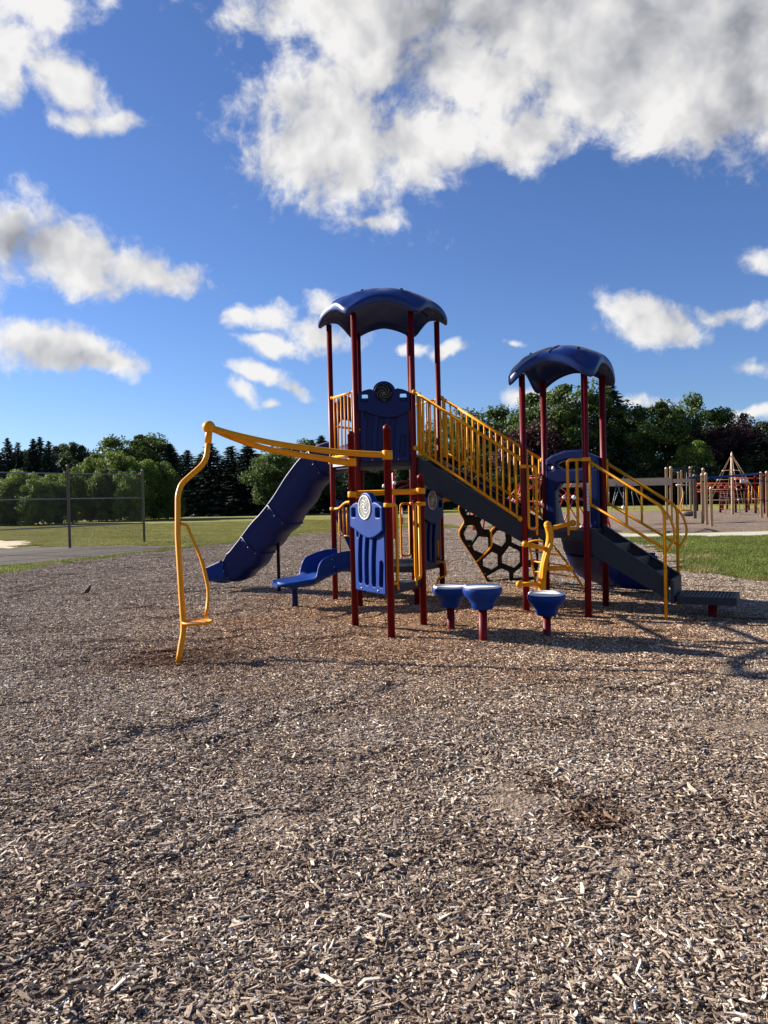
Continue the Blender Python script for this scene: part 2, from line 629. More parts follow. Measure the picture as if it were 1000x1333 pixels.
def mulch_z(X, Y):
    X = np.asarray(X, float); Y = np.asarray(Y, float)
    z = 0.0 + 0.015 * np.sin(1.3 * X + 0.7 * Y) * np.sin(0.9 * Y - 0.5 * X + 1) + 0.010 * np.sin(3.1 * X - 1.7 * Y + 2) * np.sin(2.3 * Y + 1.1 * X)
    z += 0.006 * np.sin(7.3 * X + 3.1 * Y) * np.sin(6.1 * Y - 2.9 * X)
    for (px, py, r, d) in PITS:
        q = ((X - px) ** 2 + (Y - py) ** 2) / r ** 2
        z -= d * np.exp(-q) - 0.35 * d * np.exp(-(np.sqrt(q) - 1.6) ** 2 * 4)
    return z


def ground_mat():
    m = bpy.data.materials.new('lawn')
    m.use_nodes = True
    t = m.node_tree
    b = t.nodes['Principled BSDF']
    b.inputs['Roughness'].default_value = 0.9
    b.inputs['Specular IOR Level'].default_value = 0.1
    geo = t.nodes.new('ShaderNodeNewGeometry')

    def nz(scale, detail=5, stretch=None):
        n = t.nodes.new('ShaderNodeTexNoise')
        n.inputs['Scale'].default_value = scale
        n.inputs['Detail'].default_value = detail
        src = geo.outputs['Position']
        if stretch:
            mp = t.nodes.new('ShaderNodeMapping')
            mp.inputs['Scale'].default_value = stretch
            t.links.new(src, mp.inputs['Vector'])
            src = mp.outputs[0]
        t.links.new(src, n.inputs['Vector'])
        return n.outputs['Fac']

    def mixc(f, a, bb):
        x = t.nodes.new('ShaderNodeMix')
        x.data_type = 'RGBA'
        for s_, v in (('A', a), ('B', bb)):
            if isinstance(v, tuple):
                x.inputs[s_].default_value = (*v, 1)
            else:
                t.links.new(v, x.inputs[s_])
        t.links.new(f, x.inputs['Factor'])
        return x.outputs['Result']

    def rmp(f, lo, hi):
        r = t.nodes.new('ShaderNodeMapRange')
        r.inputs['From Min'].default_value = lo
        r.inputs['From Max'].default_value = hi
        t.links.new(f, r.inputs['Value'])
        return r.outputs[0]
    c1 = mixc(rmp(nz(14, 8), 0.35, 0.65), (0.115, 0.120, 0.026), (0.26, 0.245, 0.066))
    c2 = mixc(rmp(nz(0.16, 5, (0.35, 1.6, 1)), 0.42, 0.62), c1, (0.28, 0.255, 0.08))
    c3 = mixc(rmp(nz(0.5, 6), 0.55, 0.75), c2, (0.12, 0.14, 0.033))
    t.links.new(c3, b.inputs['Base Color'])
    bp = t.nodes.new('ShaderNodeBump')
    bp.inputs['Strength'].default_value = 0.8
    bp.inputs['Distance'].default_value = 0.05
    t.links.new(nz(30, 6), bp.inputs['Height'])
    t.links.new(bp.outputs[0], b.inputs['Normal'])
    return m


M['lawn'] = ground_mat()


def mulch_mat(name, chips):
    """weathered wood chips: tint attribute per chip, damp dark rotted spots and redder worn ground by place"""
    m = bpy.data.materials.new(name)
    m.use_nodes = True
    t = m.node_tree
    b = t.nodes['Principled BSDF']
    b.inputs['Roughness'].default_value = 0.85
    b.inputs['Specular IOR Level'].default_value = 0.2
    geo = t.nodes.new('ShaderNodeNewGeometry')
    P = geo.outputs['Position']

    def nz(scale, detail=5, rough=0.6):
        n = t.nodes.new('ShaderNodeTexNoise')
        n.inputs['Scale'].default_value = scale
        n.inputs['Detail'].default_value = detail
        n.inputs['Roughness'].default_value = rough
        t.links.new(P, n.inputs['Vector'])
        return n.outputs['Fac']

    def mth(op, a, bb=None):
        n = t.nodes.new('ShaderNodeMath')
        n.operation = op
        for i, v in enumerate((a, bb)):
            if v is None: continue
            if isinstance(v, (int, float)): n.inputs[i].default_value = v
            else: t.links.new(v, n.inputs[i])
        return n.outputs[0]

    ramp = t.nodes.new('ShaderNodeValToRGB')
    els = ramp.color_ramp.elements
    cols = [(0.0, (0.034, 0.021, 0.015)), (0.22, (0.118, 0.080, 0.057)), (0.45, (0.222, 0.163, 0.121)), (0.68, (0.370, 0.285, 0.214)),
            (0.86, (0.61, 0.50, 0.392)), (1.0, (0.84, 0.745, 0.62))]
    els[0].position, els[0].color = 0.0, (*cols[0][1], 1)
    els[1].position, els[1].color = 1.0, (*cols[-1][1], 1)
    for p, c in cols[1:-1]:
        e = els.new(p)
        e.color = (*c, 1)
    if chips:
        at = t.nodes.new('ShaderNodeAttribute')
        at.attribute_name = 'tint'
        f = mth('ADD', at.outputs['Fac'], mth('MULTIPLY', mth('SUBTRACT', nz(120, 3), 0.5), 0.35))
    else:
        vo = t.nodes.new('ShaderNodeTexVoronoi')
        vo.inputs['Scale'].default_value = 30
        t.links.new(P, vo.inputs['Vector'])
        f = mth('ADD', mth('MULTIPLY', vo.outputs['Color'], 0.55), mth('SUBTRACT', mth('MULTIPLY', nz(60, 4), 0.5), 0.1))
    t.links.new(f, ramp.inputs['Fac'])
    c = ramp.outputs['Color']
    # fresher, redder chips where feet turn them over, silver-grey where they lie still
    hs_ = t.nodes.new('ShaderNodeMix'); hs_.data_type = 'RGBA'; hs_.blend_type = 'MULTIPLY'
    dm = t.nodes.new('ShaderNodeVectorMath'); dm.operation = 'DISTANCE'
    t.links.new(P, dm.inputs[0]); dm.inputs[1].default_value = (1.0, 10.6, 0)
    worn = t.nodes.new('ShaderNodeMapRange')
    worn.inputs['From Min'].default_value = 5.0; worn.inputs['From Max'].default_value = 1.5
    t.links.new(mth('ADD', dm.outputs['Value'], mth('MULTIPLY', mth('SUBTRACT', nz(0.7, 4), 0.5), 5.0)), worn.inputs['Value'])
    t.links.new(worn.outputs[0], hs_.inputs['Factor'])
    t.links.new(c, hs_.inputs['A']); hs_.inputs['B'].default_value = (1.18, 0.94, 0.72, 1)
    c = hs_.outputs['Result']
    # large tonal patches
    pm = t.nodes.new('ShaderNodeMix'); pm.data_type = 'RGBA'; pm.blend_type = 'MULTIPLY'
    pr = t.nodes.new('ShaderNodeMapRange'); pr.inputs['From Min'].default_value = 0.45; pr.inputs['From Max'].default_value = 0.72
    t.links.new(nz(0.8, 5), pr.inputs['Value'])
    t.links.new(pr.outputs[0], pm.inputs['Factor'])
    t.links.new(c, pm.inputs['A']); pm.inputs['B'].default_value = (0.74, 0.68, 0.64, 1)
    c = pm.outputs['Result']
    # rotted, damp spots kicked open
    for (x, y, r) in ((0.90, 4.25, 0.12), (1.04, 3.86, 0.22), (-2.15, 8.2, 0.85), (0.84, 4.42, 0.07)):
        dd = t.nodes.new('ShaderNodeVectorMath'); dd.operation = 'DISTANCE'
        t.links.new(P, dd.inputs[0]); dd.inputs[1].default_value = (x, y, 0)
        k = t.nodes.new('ShaderNodeMapRange')
        k.inputs['From Min'].default_value = r * 1.25; k.inputs['From Max'].default_value = r * 0.35
        t.links.new(mth('ADD', dd.outputs['Value'], mth('MULTIPLY', mth('SUBTRACT', nz(5.5, 5, 0.7), 0.5), r * 2.4)), k.inputs['Value'])
        x_ = t.nodes.new('ShaderNodeMix'); x_.data_type = 'RGBA'; x_.blend_type = 'MULTIPLY'
        t.links.new(mth('MULTIPLY', k.outputs[0], 0.85), x_.inputs['Factor'])
        t.links.new(c, x_.inputs['A']); x_.inputs['B'].default_value = (0.36, 0.24, 0.17, 1)
        c = x_.outputs['Result']
    t.links.new(c, b.inputs['Base Color'])
    bp = t.nodes.new('ShaderNodeBump')
    bp.inputs['Strength'].default_value = 0.5 if chips else 1.0
    bp.inputs['Distance'].default_value = 0.004 if chips else 0.03
    t.links.new(nz(260 if chips else 45, 3), bp.inputs['Height'])
    t.links.new(bp.outputs[0], b.inputs['Normal'])
    return m


M['mulch'] = mulch_mat('mulch_ground', False)
M['chip'] = mulch_mat('wood_chip', True)
M['asphalt'] = mat('asphalt', (0.085, 0.070, 0.056), 0.9, 0.25, 3.0, 0.6, 90, coords='Object', spec=0.2)
M['asphalt_glare'] = mat('asphalt_sun_glare', (0.46, 0.42, 0.34), 0.85, 0.12, 2.0, 0.3, 60)  # asphalt with the sun glare put into its base colour
M['clay'] = mat('infield_clay', (0.52, 0.42, 0.28), 0.95, 0.15, 1.5, 0.4, 40)


def sheet(name, poly, z, material, kind='structure'):
    bm = bmesh.new()
    bm.faces.new([bm.verts.new((x, y, z)) for x, y in poly])
    bmesh.ops.triangulate(bm, faces=bm.faces[:])
    me = bpy.data.meshes.new(name)
    bm.to_mesh(me)
    bm.free()
    me.materials.append(M[material])
    o = bpy.data.objects.new(name, me)
    col.objects.link(o)
    for p in me.polygons:
        if p.normal.z < 0:
            me.flip_normals()
            break
    return tag(o, kind=kind)


sheet('lawn', [(-900, -300), (900, -300), (900, 1400), (-900, 1400)], -0.075, 'lawn')


def strip(name, mid, w, z, material):
    mb = MB()
    P = [Vector((p[0], p[1], 0)) for p in mid]
    vs = []
    for i in range(len(P)):
        t = (P[min(i + 1, len(P) - 1)] - P[max(i - 1, 0)]).normalized()
        n = Vector((-t.y, t.x, 0))
        ww = w(i / (len(P) - 1)) if callable(w) else w
        vs += [P[i] + n * ww / 2 + Vector((0, 0, z)), P[i] - n * ww / 2 + Vector((0, 0, z))]
    fs = [(2 * i, 2 * i + 1, 2 * i + 3, 2 * i + 2) for i in range(len(P) - 1)]
    mb.add(vs, fs, False)
    return tag(mb.build(name, material), kind='structure')


PAVE = [G(px, py, -0.06) for px, py in ((-160, 717), (-160, 760), (-60, 744), (0, 736.5), (75, 729.5), (150, 721.5), (200, 715.5), (236, 711.6), (236, 710.2), (190, 710.2), (120, 710.6), (60, 711.6), (0, 713))]
PAVE = [(p.x, p.y) for p in PAVE]
sheet('asphalt_pavement', PAVE, -0.069, 'asphalt')
cut = int(len(PATH_MID) * 0.62)
c0_ = next(i for i, p in enumerate(PATH_MID) if p.x > -5.9)
strip('asphalt_path', PATH_MID[c0_:cut + 1], lambda t: 0.5 + 2.0 * min(1, t * 3), -0.067, 'asphalt')
strip('glare_path', PATH_MID[cut + 4:], 2.6, -0.065, 'asphalt_glare')  # right stretch of the asphalt path, sun glare painted as pale colour
g0 = [G(-40, 708), G(12, 712), G(45, 706.5), G(42, 702.5), G(-40, 700)]
sheet('infield_clay', [(p.x, p.y) for p in g0], -0.066, 'clay')
g1 = [G(20, 699.8), G(44, 697.8), G(48, 699.2), G(24, 701.4)]
sheet('clay_patch', [(p.x, p.y) for p in g1], -0.065, 'clay')


def mulch_sheet(name, poly, step, xr, yr):
    xs = np.arange(xr[0], xr[1] + step, step)
    ys = np.arange(yr[0], yr[1] + step, step)
    X, Y = np.meshgrid(xs, ys)
    ins = poly_contains(poly, X, Y)
    d = dist_to_poly(poly, X, Y)
    sd = np.where(ins, d, -d)
    Z = mulch_z(X, Y)
    Z = np.where(sd > 0.5, Z, Z * np.clip(sd / 0.5, 0, 1) - 0.085 * np.clip(1 - sd / 0.5, 0, 2))
    keep = sd > -0.35
    idx = -np.ones(X.shape, int)
    idx[keep] = np.arange(keep.sum())
    vs = np.stack([X[keep], Y[keep], Z[keep]], 1)
    a, b, c, e = idx[:-1, :-1], idx[:-1, 1:], idx[1:, 1:], idx[1:, :-1]
    ok = (a >= 0) & (b >= 0) & (c >= 0) & (e >= 0)
    fs = np.stack([a[ok], b[ok], c[ok], e[ok]], 1)
    me = bpy.data.meshes.new(name)
    me.from_pydata(vs.tolist(), [], fs.tolist())
    me.polygons.foreach_set('use_smooth', [True] * len(me.polygons))
    me.materials.append(M['mulch'])
    o = bpy.data.objects.new(name, me)
    col.objects.link(o)
    return tag(o, kind='structure')


mulch_sheet('mulch_ground', MULCH, 0.16, (-15.5, 15.5), (-8.5, 42.5))
mulch_sheet('mulch_ground', MULCH2, 0.5, (0, 67), (31, 73))


# ---- loose wood chips and grass: small patches, instanced over the ground
def tint_mesh(name, verts, faces, tint, material):
    me = bpy.data.meshes.new(name)
    me.from_pydata(verts, [], faces)
    a = me.attributes.new('tint', 'FLOAT', 'FACE')
    a.data.foreach_set('value', tint)
    me.materials.append(M[material])
    me.update()
    return me


def chip_patch(k, n=2200, rad=0.46):
    """weathered shredded wood: slivers, flakes and crumbs, each with torn tapering ends"""
    r = np.random.default_rng(100 + k)
    V, Fc, T = [], [], []
    for i in range(n):
        rr = rad * sqrt(r.random())
        a = r.random() * 2 * pi
        kind = r.random()
        if kind < 0.50:      # sliver
            L = 0.013 + 0.032 * r.random() ** 1.6; W = L * (0.12 + 0.18 * r.random()) + 0.0015
        elif kind < 0.86:    # flake
            L = 0.009 + 0.022 * r.random() ** 1.3; W = L * (0.28 + 0.40 * r.random())
        elif kind < 0.975:   # crumb
            L = 0.005 + 0.008 * r.random(); W = L * (0.5 + 0.4 * r.random())
        else:                # long piece
            L = 0.045 + 0.045 * r.random(); W = L * (0.10 + 0.14 * r.random())
        H = min(W * 0.8, 0.0018 + 0.0045 * r.random())
        yaw = r.random() * 2 * pi
        pitch = r.normal() * 0.15
        rl = r.normal() * 0.24
        c = Vector((rr * cos(a), rr * sin(a), 0.003 + 0.010 * r.random() + abs(pitch) * L * 0.22))
        R = Matrix.Rotation(yaw, 3, 'Z') @ Matrix.Rotation(pitch, 3, 'Y') @ Matrix.Rotation(rl, 3, 'X')
        o = len(V)
        e0, e1 = 0.15 + 0.75 * r.random(), 0.15 + 0.75 * r.random()
        bow = r.normal() * 0.10 * L
        sk0, sk1 = r.normal() * 0.3 * W, r.normal() * 0.3 * W
        lift = r.normal() * 0.05 * L
        for (x, w, sy, dz) in ((-1, e0, sk0, 0), (-0.25 + 0.3 * r.random(), 1.0, bow, lift), (1, e1, sk1, 0)):
            for (yy, zz) in ((-1, -1), (1, -1), (0.85, 1), (-0.8, 1)):
                V.append(tuple(R @ Vector((x * L / 2, yy * w * W / 2 + sy, zz * H / 2 + dz)) + c))
        for q in (0, 4):
            Fc += [(o + q + 3, o + q + 2, o + q + 6, o + q + 7), (o + q, o + q + 3, o + q + 7, o + q + 4), (o + q + 1, o + q + 5, o + q + 6, o + q + 2)]
        Fc += [(o, o + 1, o + 2, o + 3), (o + 8, o + 11, o + 10, o + 9)]
        q = r.random()
        t = 0.20 + 0.36 * r.random() if q < 0.46 else (0.50 + 0.30 * r.random() if q < 0.82 else 0.80 + 0.20 * r.random())
        T += [t] * 8
    return tint_mesh('chip_patch', V, Fc, T, 'chip')


def grass_patch(k, n=1500, size=1.0, h=0.055, material='grass', w=0.0065):
    r = np.random.default_rng(300 + k)
    V, Fc, T = [], [], []
    for i in range(n):
        x, y = (r.random() - .5) * size * 1.15, (r.random() - .5) * size * 1.15
        a = r.random() * 2 * pi
        hh = h * (0.5 + 0.9 * r.random())
        lean = hh * (0.25 + 0.6 * r.random())
        dx, dy = cos(a), sin(a)
        ww = w * (0.7 + 0.6 * r.random())
        o = len(V)
        V += [(x - dy * ww, y + dx * ww, -0.01), (x + dy * ww, y - dx * ww, -0.01), (x + dx * lean * .35 + dy * ww * .8, y + dy * lean * .35 - dx * ww * .8, hh * .6),
              (x + dx * lean * .35 - dy * ww * .8, y + dy * lean * .35 + dx * ww * .8, hh * .6), (x + dx * lean, y + dy * lean, hh)]
        Fc += [(o, o + 1, o + 2, o + 3), (o + 3, o + 2, o + 4)]
        T += [min(1, max(0, 0.5 + 0.25 * r.normal()))] * 2
    return tint_mesh('grass_patch', V, Fc, T, material)


def scatter(name, pts, meshes, seed, smin=0.9, smax=1.15, label=None, cat=None):
    src = bpy.data.collections.new(name + '_source')
    for me in meshes:
        src.objects.link(bpy.data.objects.new(name + '_patch', me))
    me = bpy.data.meshes.new(name)
    me.from_pydata([tuple(p) for p in pts], [], [])
    o = bpy.data.objects.new(name, me)
    col.objects.link(o)
    ng = bpy.data.node_groups.new(name, 'GeometryNodeTree')
    ng.interface.new_socket('Geometry', in_out='INPUT', socket_type='NodeSocketGeometry')
    ng.interface.new_socket('Geometry', in_out='OUTPUT', socket_type='NodeSocketGeometry')
    N, Lk = ng.nodes, ng.links
    gi, go = N.new('NodeGroupInput'), N.new('NodeGroupOutput')
    ip = N.new('GeometryNodeInstanceOnPoints')
    ci = N.new('GeometryNodeCollectionInfo')
    ci.inputs['Collection'].default_value = src
    ci.inputs['Separate Children'].default_value = True
    ci.inputs['Reset Children'].default_value = True
    rv = N.new('FunctionNodeRandomValue'); rv.data_type = 'FLOAT_VECTOR'
    rv.inputs['Min'].default_value = (-0.03, -0.03, 0)
    rv.inputs['Max'].default_value = (0.03, 0.03, 2 * pi)
    rv.inputs['Seed'].default_value = seed
    rs = N.new('FunctionNodeRandomValue'); rs.data_type = 'FLOAT'
    rs.inputs[2].default_value = smin; rs.inputs[3].default_value = smax
    rs.inputs['Seed'].default_value = seed + 1
    ri = N.new('FunctionNodeRandomValue'); ri.data_type = 'INT'
    ri.inputs[4].default_value = 0; ri.inputs[5].default_value = len(meshes) - 1
    ri.inputs['Seed'].default_value = seed + 2
    Lk.new(gi.outputs[0], ip.inputs['Points'])
    Lk.new(ci.outputs[0], ip.inputs['Instance'])
    ip.inputs['Pick Instance'].default_value = True
    Lk.new(ri.outputs[2], ip.inputs['Instance Index'])
    Lk.new(rv.outputs[0], ip.inputs['Rotation'])
    Lk.new(rs.outputs[1], ip.inputs['Scale'])
    Lk.new(ip.outputs[0], go.inputs[0])
    md = o.modifiers.new('scatter', 'NODES')
    md.node_group = ng
    return tag(o, label, cat, kind='stuff')


def jgrid(xr, yr, step, jit):
    xs = np.arange(xr[0], xr[1], step); ys = np.arange(yr[0], yr[1], step)
    X, Y = np.meshgrid(xs, ys)
    X = X + (rng.random(X.shape) - .5) * jit
    Y = Y + (rng.random(Y.shape) - .5) * jit
    return X.ravel(), Y.ravel()


X, Y = jgrid((-15, 15), (0.2, 40), 0.47, 0.3)
ok = poly_contains(MULCH, X, Y)
d = dist_to_poly(MULCH, X, Y)
ok &= (d > 0.25) & (np.abs(X) < 0.62 * Y + 3.5)
X, Y = X[ok], Y[ok]
scatter('wood_chips', np.stack([X, Y, mulch_z(X, Y) - 0.004], 1), [chip_patch(k) for k in range(6)], 11,
        label='loose weathered wood chips covering the playground surface', cat='wood chips')

# grass on the right-hand bank, on the verge along the asphalt path and on the near field
GRASS_R = [(8.6, 29.0), (8.6, 25.0), (7.6, 19.5), (6.2, 15.8), (7.0, 13.8), (9.7, 11.8), (14, 8.5), (30, 8), (34, 30), (15, 28.6), (10.8, 28.9)]
X, Y = jgrid((5, 34), (8, 30), 0.8, 0.4)
ok = poly_contains(GRASS_R, X, Y) & (X < 0.60 * Y + 5)
gp = [grass_patch(k) for k in range(4)]
scatter('grass', np.stack([X[ok], Y[ok], np.zeros(ok.sum()) - 0.07], 1), gp, 31, label='mown green grass bank beside the mulch', cat='grass')
pm = np.array([(p.x, p.y) for p in PATH_MID])
X, Y = jgrid((-34, 4), (14, 66), 0.9, 0.5)
ok = ~poly_contains(MULCH, X, Y) & (X > -0.66 * Y - 4)
dp = np.min(np.hypot(X[:, None] - pm[None, :, 0], Y[:, None] - pm[None, :, 1]), 1)
ok &= (dp > 1.65) | (X < -5)
ok &= ~poly_contains(PAVE, X, Y) & (dist_to_poly(PAVE, X, Y) > 0.4)
ok &= ~(poly_contains([(p.x, p.y) for p in g0], X, Y))
near = ok & (dp < 4) & (Y < 44)
scatter('field_grass', np.stack([X[ok], Y[ok], np.zeros(ok.sum()) - 0.08], 1), [grass_patch(10 + k, material='field') for k in range(4)], 41, 0.8, 1.1, label='mown yellowish green grass of the sports field', cat='grass')
tall = [grass_patch(20 + k, 700, 1.0, 0.13, 'grass', 0.008) for k in range(2)] + [grass_patch(25, 260, 1.0, 0.17, 'straw', 0.008)]
ed = near & (dist_to_poly(MULCH, X, Y) < 1.0)
# ragged verge: taller grass along the fence foot and the edges of path and mulch
vx, vy = [], []
for i in range(len(MULCH)):
    a, b = MULCH[i], MULCH[(i + 1) % len(MULCH)]
    L = math.hypot(b[0] - a[0], b[1] - a[1])
    for k in range(int(L / 0.5)):
        t = (k + random.random()) / (L / 0.5)
        x, y = a[0] + (b[0] - a[0]) * t, a[1] + (b[1] - a[1]) * t
        if y > 8 and not (1.0 < y - 40):
            nx, ny = -(b[1] - a[1]) / L, (b[0] - a[0]) / L
            off = random.uniform(0.1, 0.75)
            vx.append(x + nx * off); vy.append(y + ny * off)
vx, vy = np.array(vx), np.array(vy)
k_ = ~poly_contains(MULCH, vx, vy)
scatter('verge_grass', np.stack([vx[k_], vy[k_], np.zeros(k_.sum()) - 0.07], 1), tall, 51, 0.45, 0.8, label='ragged taller grass along the mulch edge', cat='grass')


# ------------------------------------------------------------------ the play structure
S_ = 0.877
AC = Vector((0.05, 12.556))
hexp = [(AC.x + S_ * cos(i * pi / 3 - 0.0134), AC.y + S_ * sin(i * pi / 3 - 0.0134)) for i in range(6)]
P5, A6, A5, P1, P2, P3 = hexp
BC = Vector((2.571, 10.914)); BT = -0.5429
be = Vector((cos(BT), sin(BT))); bg_ = Vector((-sin(BT), cos(BT)))
FL, FR, BR, BL = [tuple(BC + be * a * S_ / 2 + bg_ * b * S_ / 2) for a, b in ((-1, -1), (1, -1), (1, 1), (-1, 1))]
S3, S1, S2 = (0.4773, 9.8348), (-0.3995, 9.816), (0.0551, 9.0661)
ZA, ZLOW, ZB = 2.24, 0.60, 1.15
PR = 0.0445

PS = thing('play_structure', (1.2, 11.3, 0),
           'big playground structure with red posts, blue domed roofs, slides and yellow rails', 'play structure')


def V3(p, z):
    return Vector((p[0], p[1], z))


def post(p, top, cap=False, lean=0.0):
    mb = MB()
    if cap:
        prof = [(PR, -0.3), (PR, top - 0.05), (PR * 1.04, top - 0.05), (PR * 1.04, top - 0.015), (PR * 0.85, top + 0.005), (PR * 0.5, top + 0.018), (0.004, top + 0.022)]
    else:
        prof = [(PR, -0.3), (PR, top)]
    mb.lathe(prof, 18, (p[0], p[1], 0))
    return mb.build('post', 'red', PS)


for p in hexp: post(p, 4.50)
for p in (FL, FR, BR, BL): post(p, 3.34)
post(S1, 2.50, True); post(S2, 2.50, True); post(S3, 1.93, True)


def collar(parent, p, z, r=0.056, h=0.05, material='yellow'):
    return MB().lathe([(r, -h / 2), (r * 1.06, -h / 2 + 0.008), (r * 1.06, h / 2 - 0.008), (r, h / 2)], 16, (p[0], p[1], z)).build('clamp', material, parent)


def tube(parent, name, pts, r, material='yellow', n=10, corner=0.06):
    return MB().tube(bend_path(pts, corner) if len(pts) > 2 else pts, r, n).build(name, material, parent)


# ---- roofs
def roof(center, nside, rot, r_post, r_tip, r_mid, z_tip, z_mid, z_apex):
    th0 = rot
    NA, NR = nside * 20, 16
    th = 0.05

    def surf(t, a, off):
        k = 0.5 + 0.5 * cos(nside * (a - th0))          # 1 at the corners, 0 between
        w = ((a - th0 + pi / nside) % (2 * pi / nside)) - pi / nside      # angle from the nearest corner
        wr = sqrt(w * w + 0.012) - 0.05                                    # blunt corner
        straight = r_mid / cos(pi / nside - min(abs(wr), pi / nside))
        re = straight * (1 - 0.03 * (1 - k) ** 2)
        r = re * t
        q = r / r_tip
        z = z_apex - (z_apex - z_tip) * (0.80 * q ** 2.0 + 0.20 * q ** 5)
        # corner pads that hang a little, a boss before each corner, shallow pans between
        z -= 0.05 * (t ** 5) * (k ** 5)
        z += 0.024 * exp(-((t - 0.74) / 0.10) ** 2) * exp(-((1 - k) / 0.16) ** 2)
        z -= 0.020 * exp(-((t - 0.60) / 0.20) ** 2) * exp(-(k / 0.30) ** 2)
        return Vector((center[0] + (r - off * 0.3 * t) * cos(a), center[1] + (r - off * 0.3 * t) * sin(a), z - off))
    vs, fs = [], []
    rows = []
    ts = [0.0] + [((i + 1) / NR) for i in range(NR)]
    for layer, off in ((0, 0.0), (1, th)):
        for t in ts[1:]:
            rows.append([len(vs) + k for k in range(NA)])
            for k in range(NA):
                vs.append(surf(t if layer == 0 else t * 0.985, 2 * pi * k / NA, off))
        if layer == 0:
            # rolled lip
            for (dt, dz) in ((1.014, 0.016), (1.020, 0.05), (1.018, 0.10), (1.006, 0.125), (0.985, 0.125)):
                rows.append([len(vs) + k for k in range(NA)])
                for k in range(NA):
                    q = surf(1.0, 2 * pi * k / NA, 0)
                    vs.append(Vector((center[0] + (q.x - center[0]) * dt, center[1] + (q.y - center[1]) * dt, q.z - dz)))
    top_rows = rows[:NR + 5]
    bot_rows = rows[NR + 5:]
    c0 = len(vs); vs.append(surf(0, 0, 0))
    c1 = len(vs); vs.append(surf(0, 0, th))
    for rr_ in (top_rows,):
        for i in range(len(rr_) - 1):
            for k in range(NA):
                k2 = (k + 1) % NA
                fs.append((rr_[i][k], rr_[i + 1][k], rr_[i + 1][k2], rr_[i][k2]))
    for i in range(len(bot_rows) - 1):
        for k in range(NA):
            k2 = (k + 1) % NA
            fs.append((bot_rows[i][k], bot_rows[i][k2], bot_rows[i + 1][k2], bot_rows[i + 1][k]))
    for k in range(NA):
        k2 = (k + 1) % NA
        fs.append((c0, top_rows[0][k], top_rows[0][k2]))
        fs.append((c1, bot_rows[0][k2], bot_rows[0][k]))
        fs.append((top_rows[-1][k], bot_rows[-1][k], bot_rows[-1][k2], top_rows[-1][k2]))
    ro = MB().add(vs, fs, True).build('roof', 'roof_blue', PS)
    # seams of the moulded sections and the recessed lifting slots
    for i in range(2):
        a = th0 + pi / nside + i * pi
        pts = [surf(t, a, -0.004) for t in np.linspace(0.03, 1.0, 14)]
        pts2 = [surf(t * .985, a, th + 0.004) for t in np.linspace(0.03, 1.0, 14)]
        MB().tube(pts, 0.007, 6).build('seam', 'navy', ro)
        MB().tube(pts2, 0.008, 6).build('seam', 'navy', ro)
    for i in range(nside):
        a = th0 + i * 2 * pi / nside
        pts = [surf(t, a + da, -0.003) for t, da in ((0.60, 0.05), (0.60, -0.05))]
        MB().tube([pts[0], (pts[0] + pts[1]) / 2, pts[1]], [0.010, 0.018, 0.010], 8).build('slot', 'black', ro)
    return ro


roof((AC.x, AC.y), 6, -0.0134, S_, 1.09, 0.925, 4.56, 4.76, 5.02)
roof((BC.x, BC.y), 4, BT + pi / 4, S_ / sqrt(2), 0.84, 0.60, 3.31, 3.58, 3.74)


# ---- decks
def deck(name, poly, z, t=0.09, shrink=0.0):
    c = sum((Vector((*p, 0)) for p in poly), Vector()) / len(poly)
    n = len(poly)
    vs = []
    for zz in (z, z - t):
        for p in poly:
            q = c + (Vector((*p, 0)) - c) * (1 - shrink)
            vs.append(V3(q, zz))
    fs = [tuple(range(n)), tuple(reversed(range(n, 2 * n)))] + [((i + 1) % n, i, n + i, n + (i + 1) % n) for i in range(n)]
    d = MB().add(vs, fs, False).build(name, 'slate', PS)
    if MB().add([vs[0], vs[1], vs[2]], [(0, 1, 2)]).v:
        nn = (vs[1] - vs[0]).cross(vs[2] - vs[0])
        if nn.z < 0:
            d.data.flip_normals()
    # anti-slip slots punched in the deck
    mb = MB()
    R0 = max((Vector((*p, 0)) - c).length for p in poly)
    PA = np.array(poly)
    for i in range(-8, 9):
        for j in range(-8, 9):
            x, y = c.x + i * 0.105 + (0.05 if j % 2 else 0), c.y + j * 0.105
            if poly_contains(poly, np.array([x]), np.array([y]))[0] and dist_to_poly(poly, np.array([x]), np.array([y]))[0] > 0.09:
                mb.box((x, y, z + 0.0035), (0.06, 0.022, 0.003))
    if mb.v:
        tag(mb.build('grip_slots', 'black', d), kind='stuff')
    return d


deck('deck', hexp, ZA, 0.10, 0.03)
deck('deck', hexp, ZLOW, 0.10, 0.03)
deck('deck', [S3, S1, S2], ZLOW, 0.10, 0.04)
deck('deck', [FL, FR, BR, BL], ZB, 0.10, 0.03)
# pale strip painting the sunlit upper deck edge between the two left posts
fm = frame(P1, P2, ZA - 0.03, (-1, -0.6))
MB().box((0, 0.0, 0.012), (0.76, 0.06, 0.012), mtx=fm).build('lit_deck_edge', 'steel', PS)


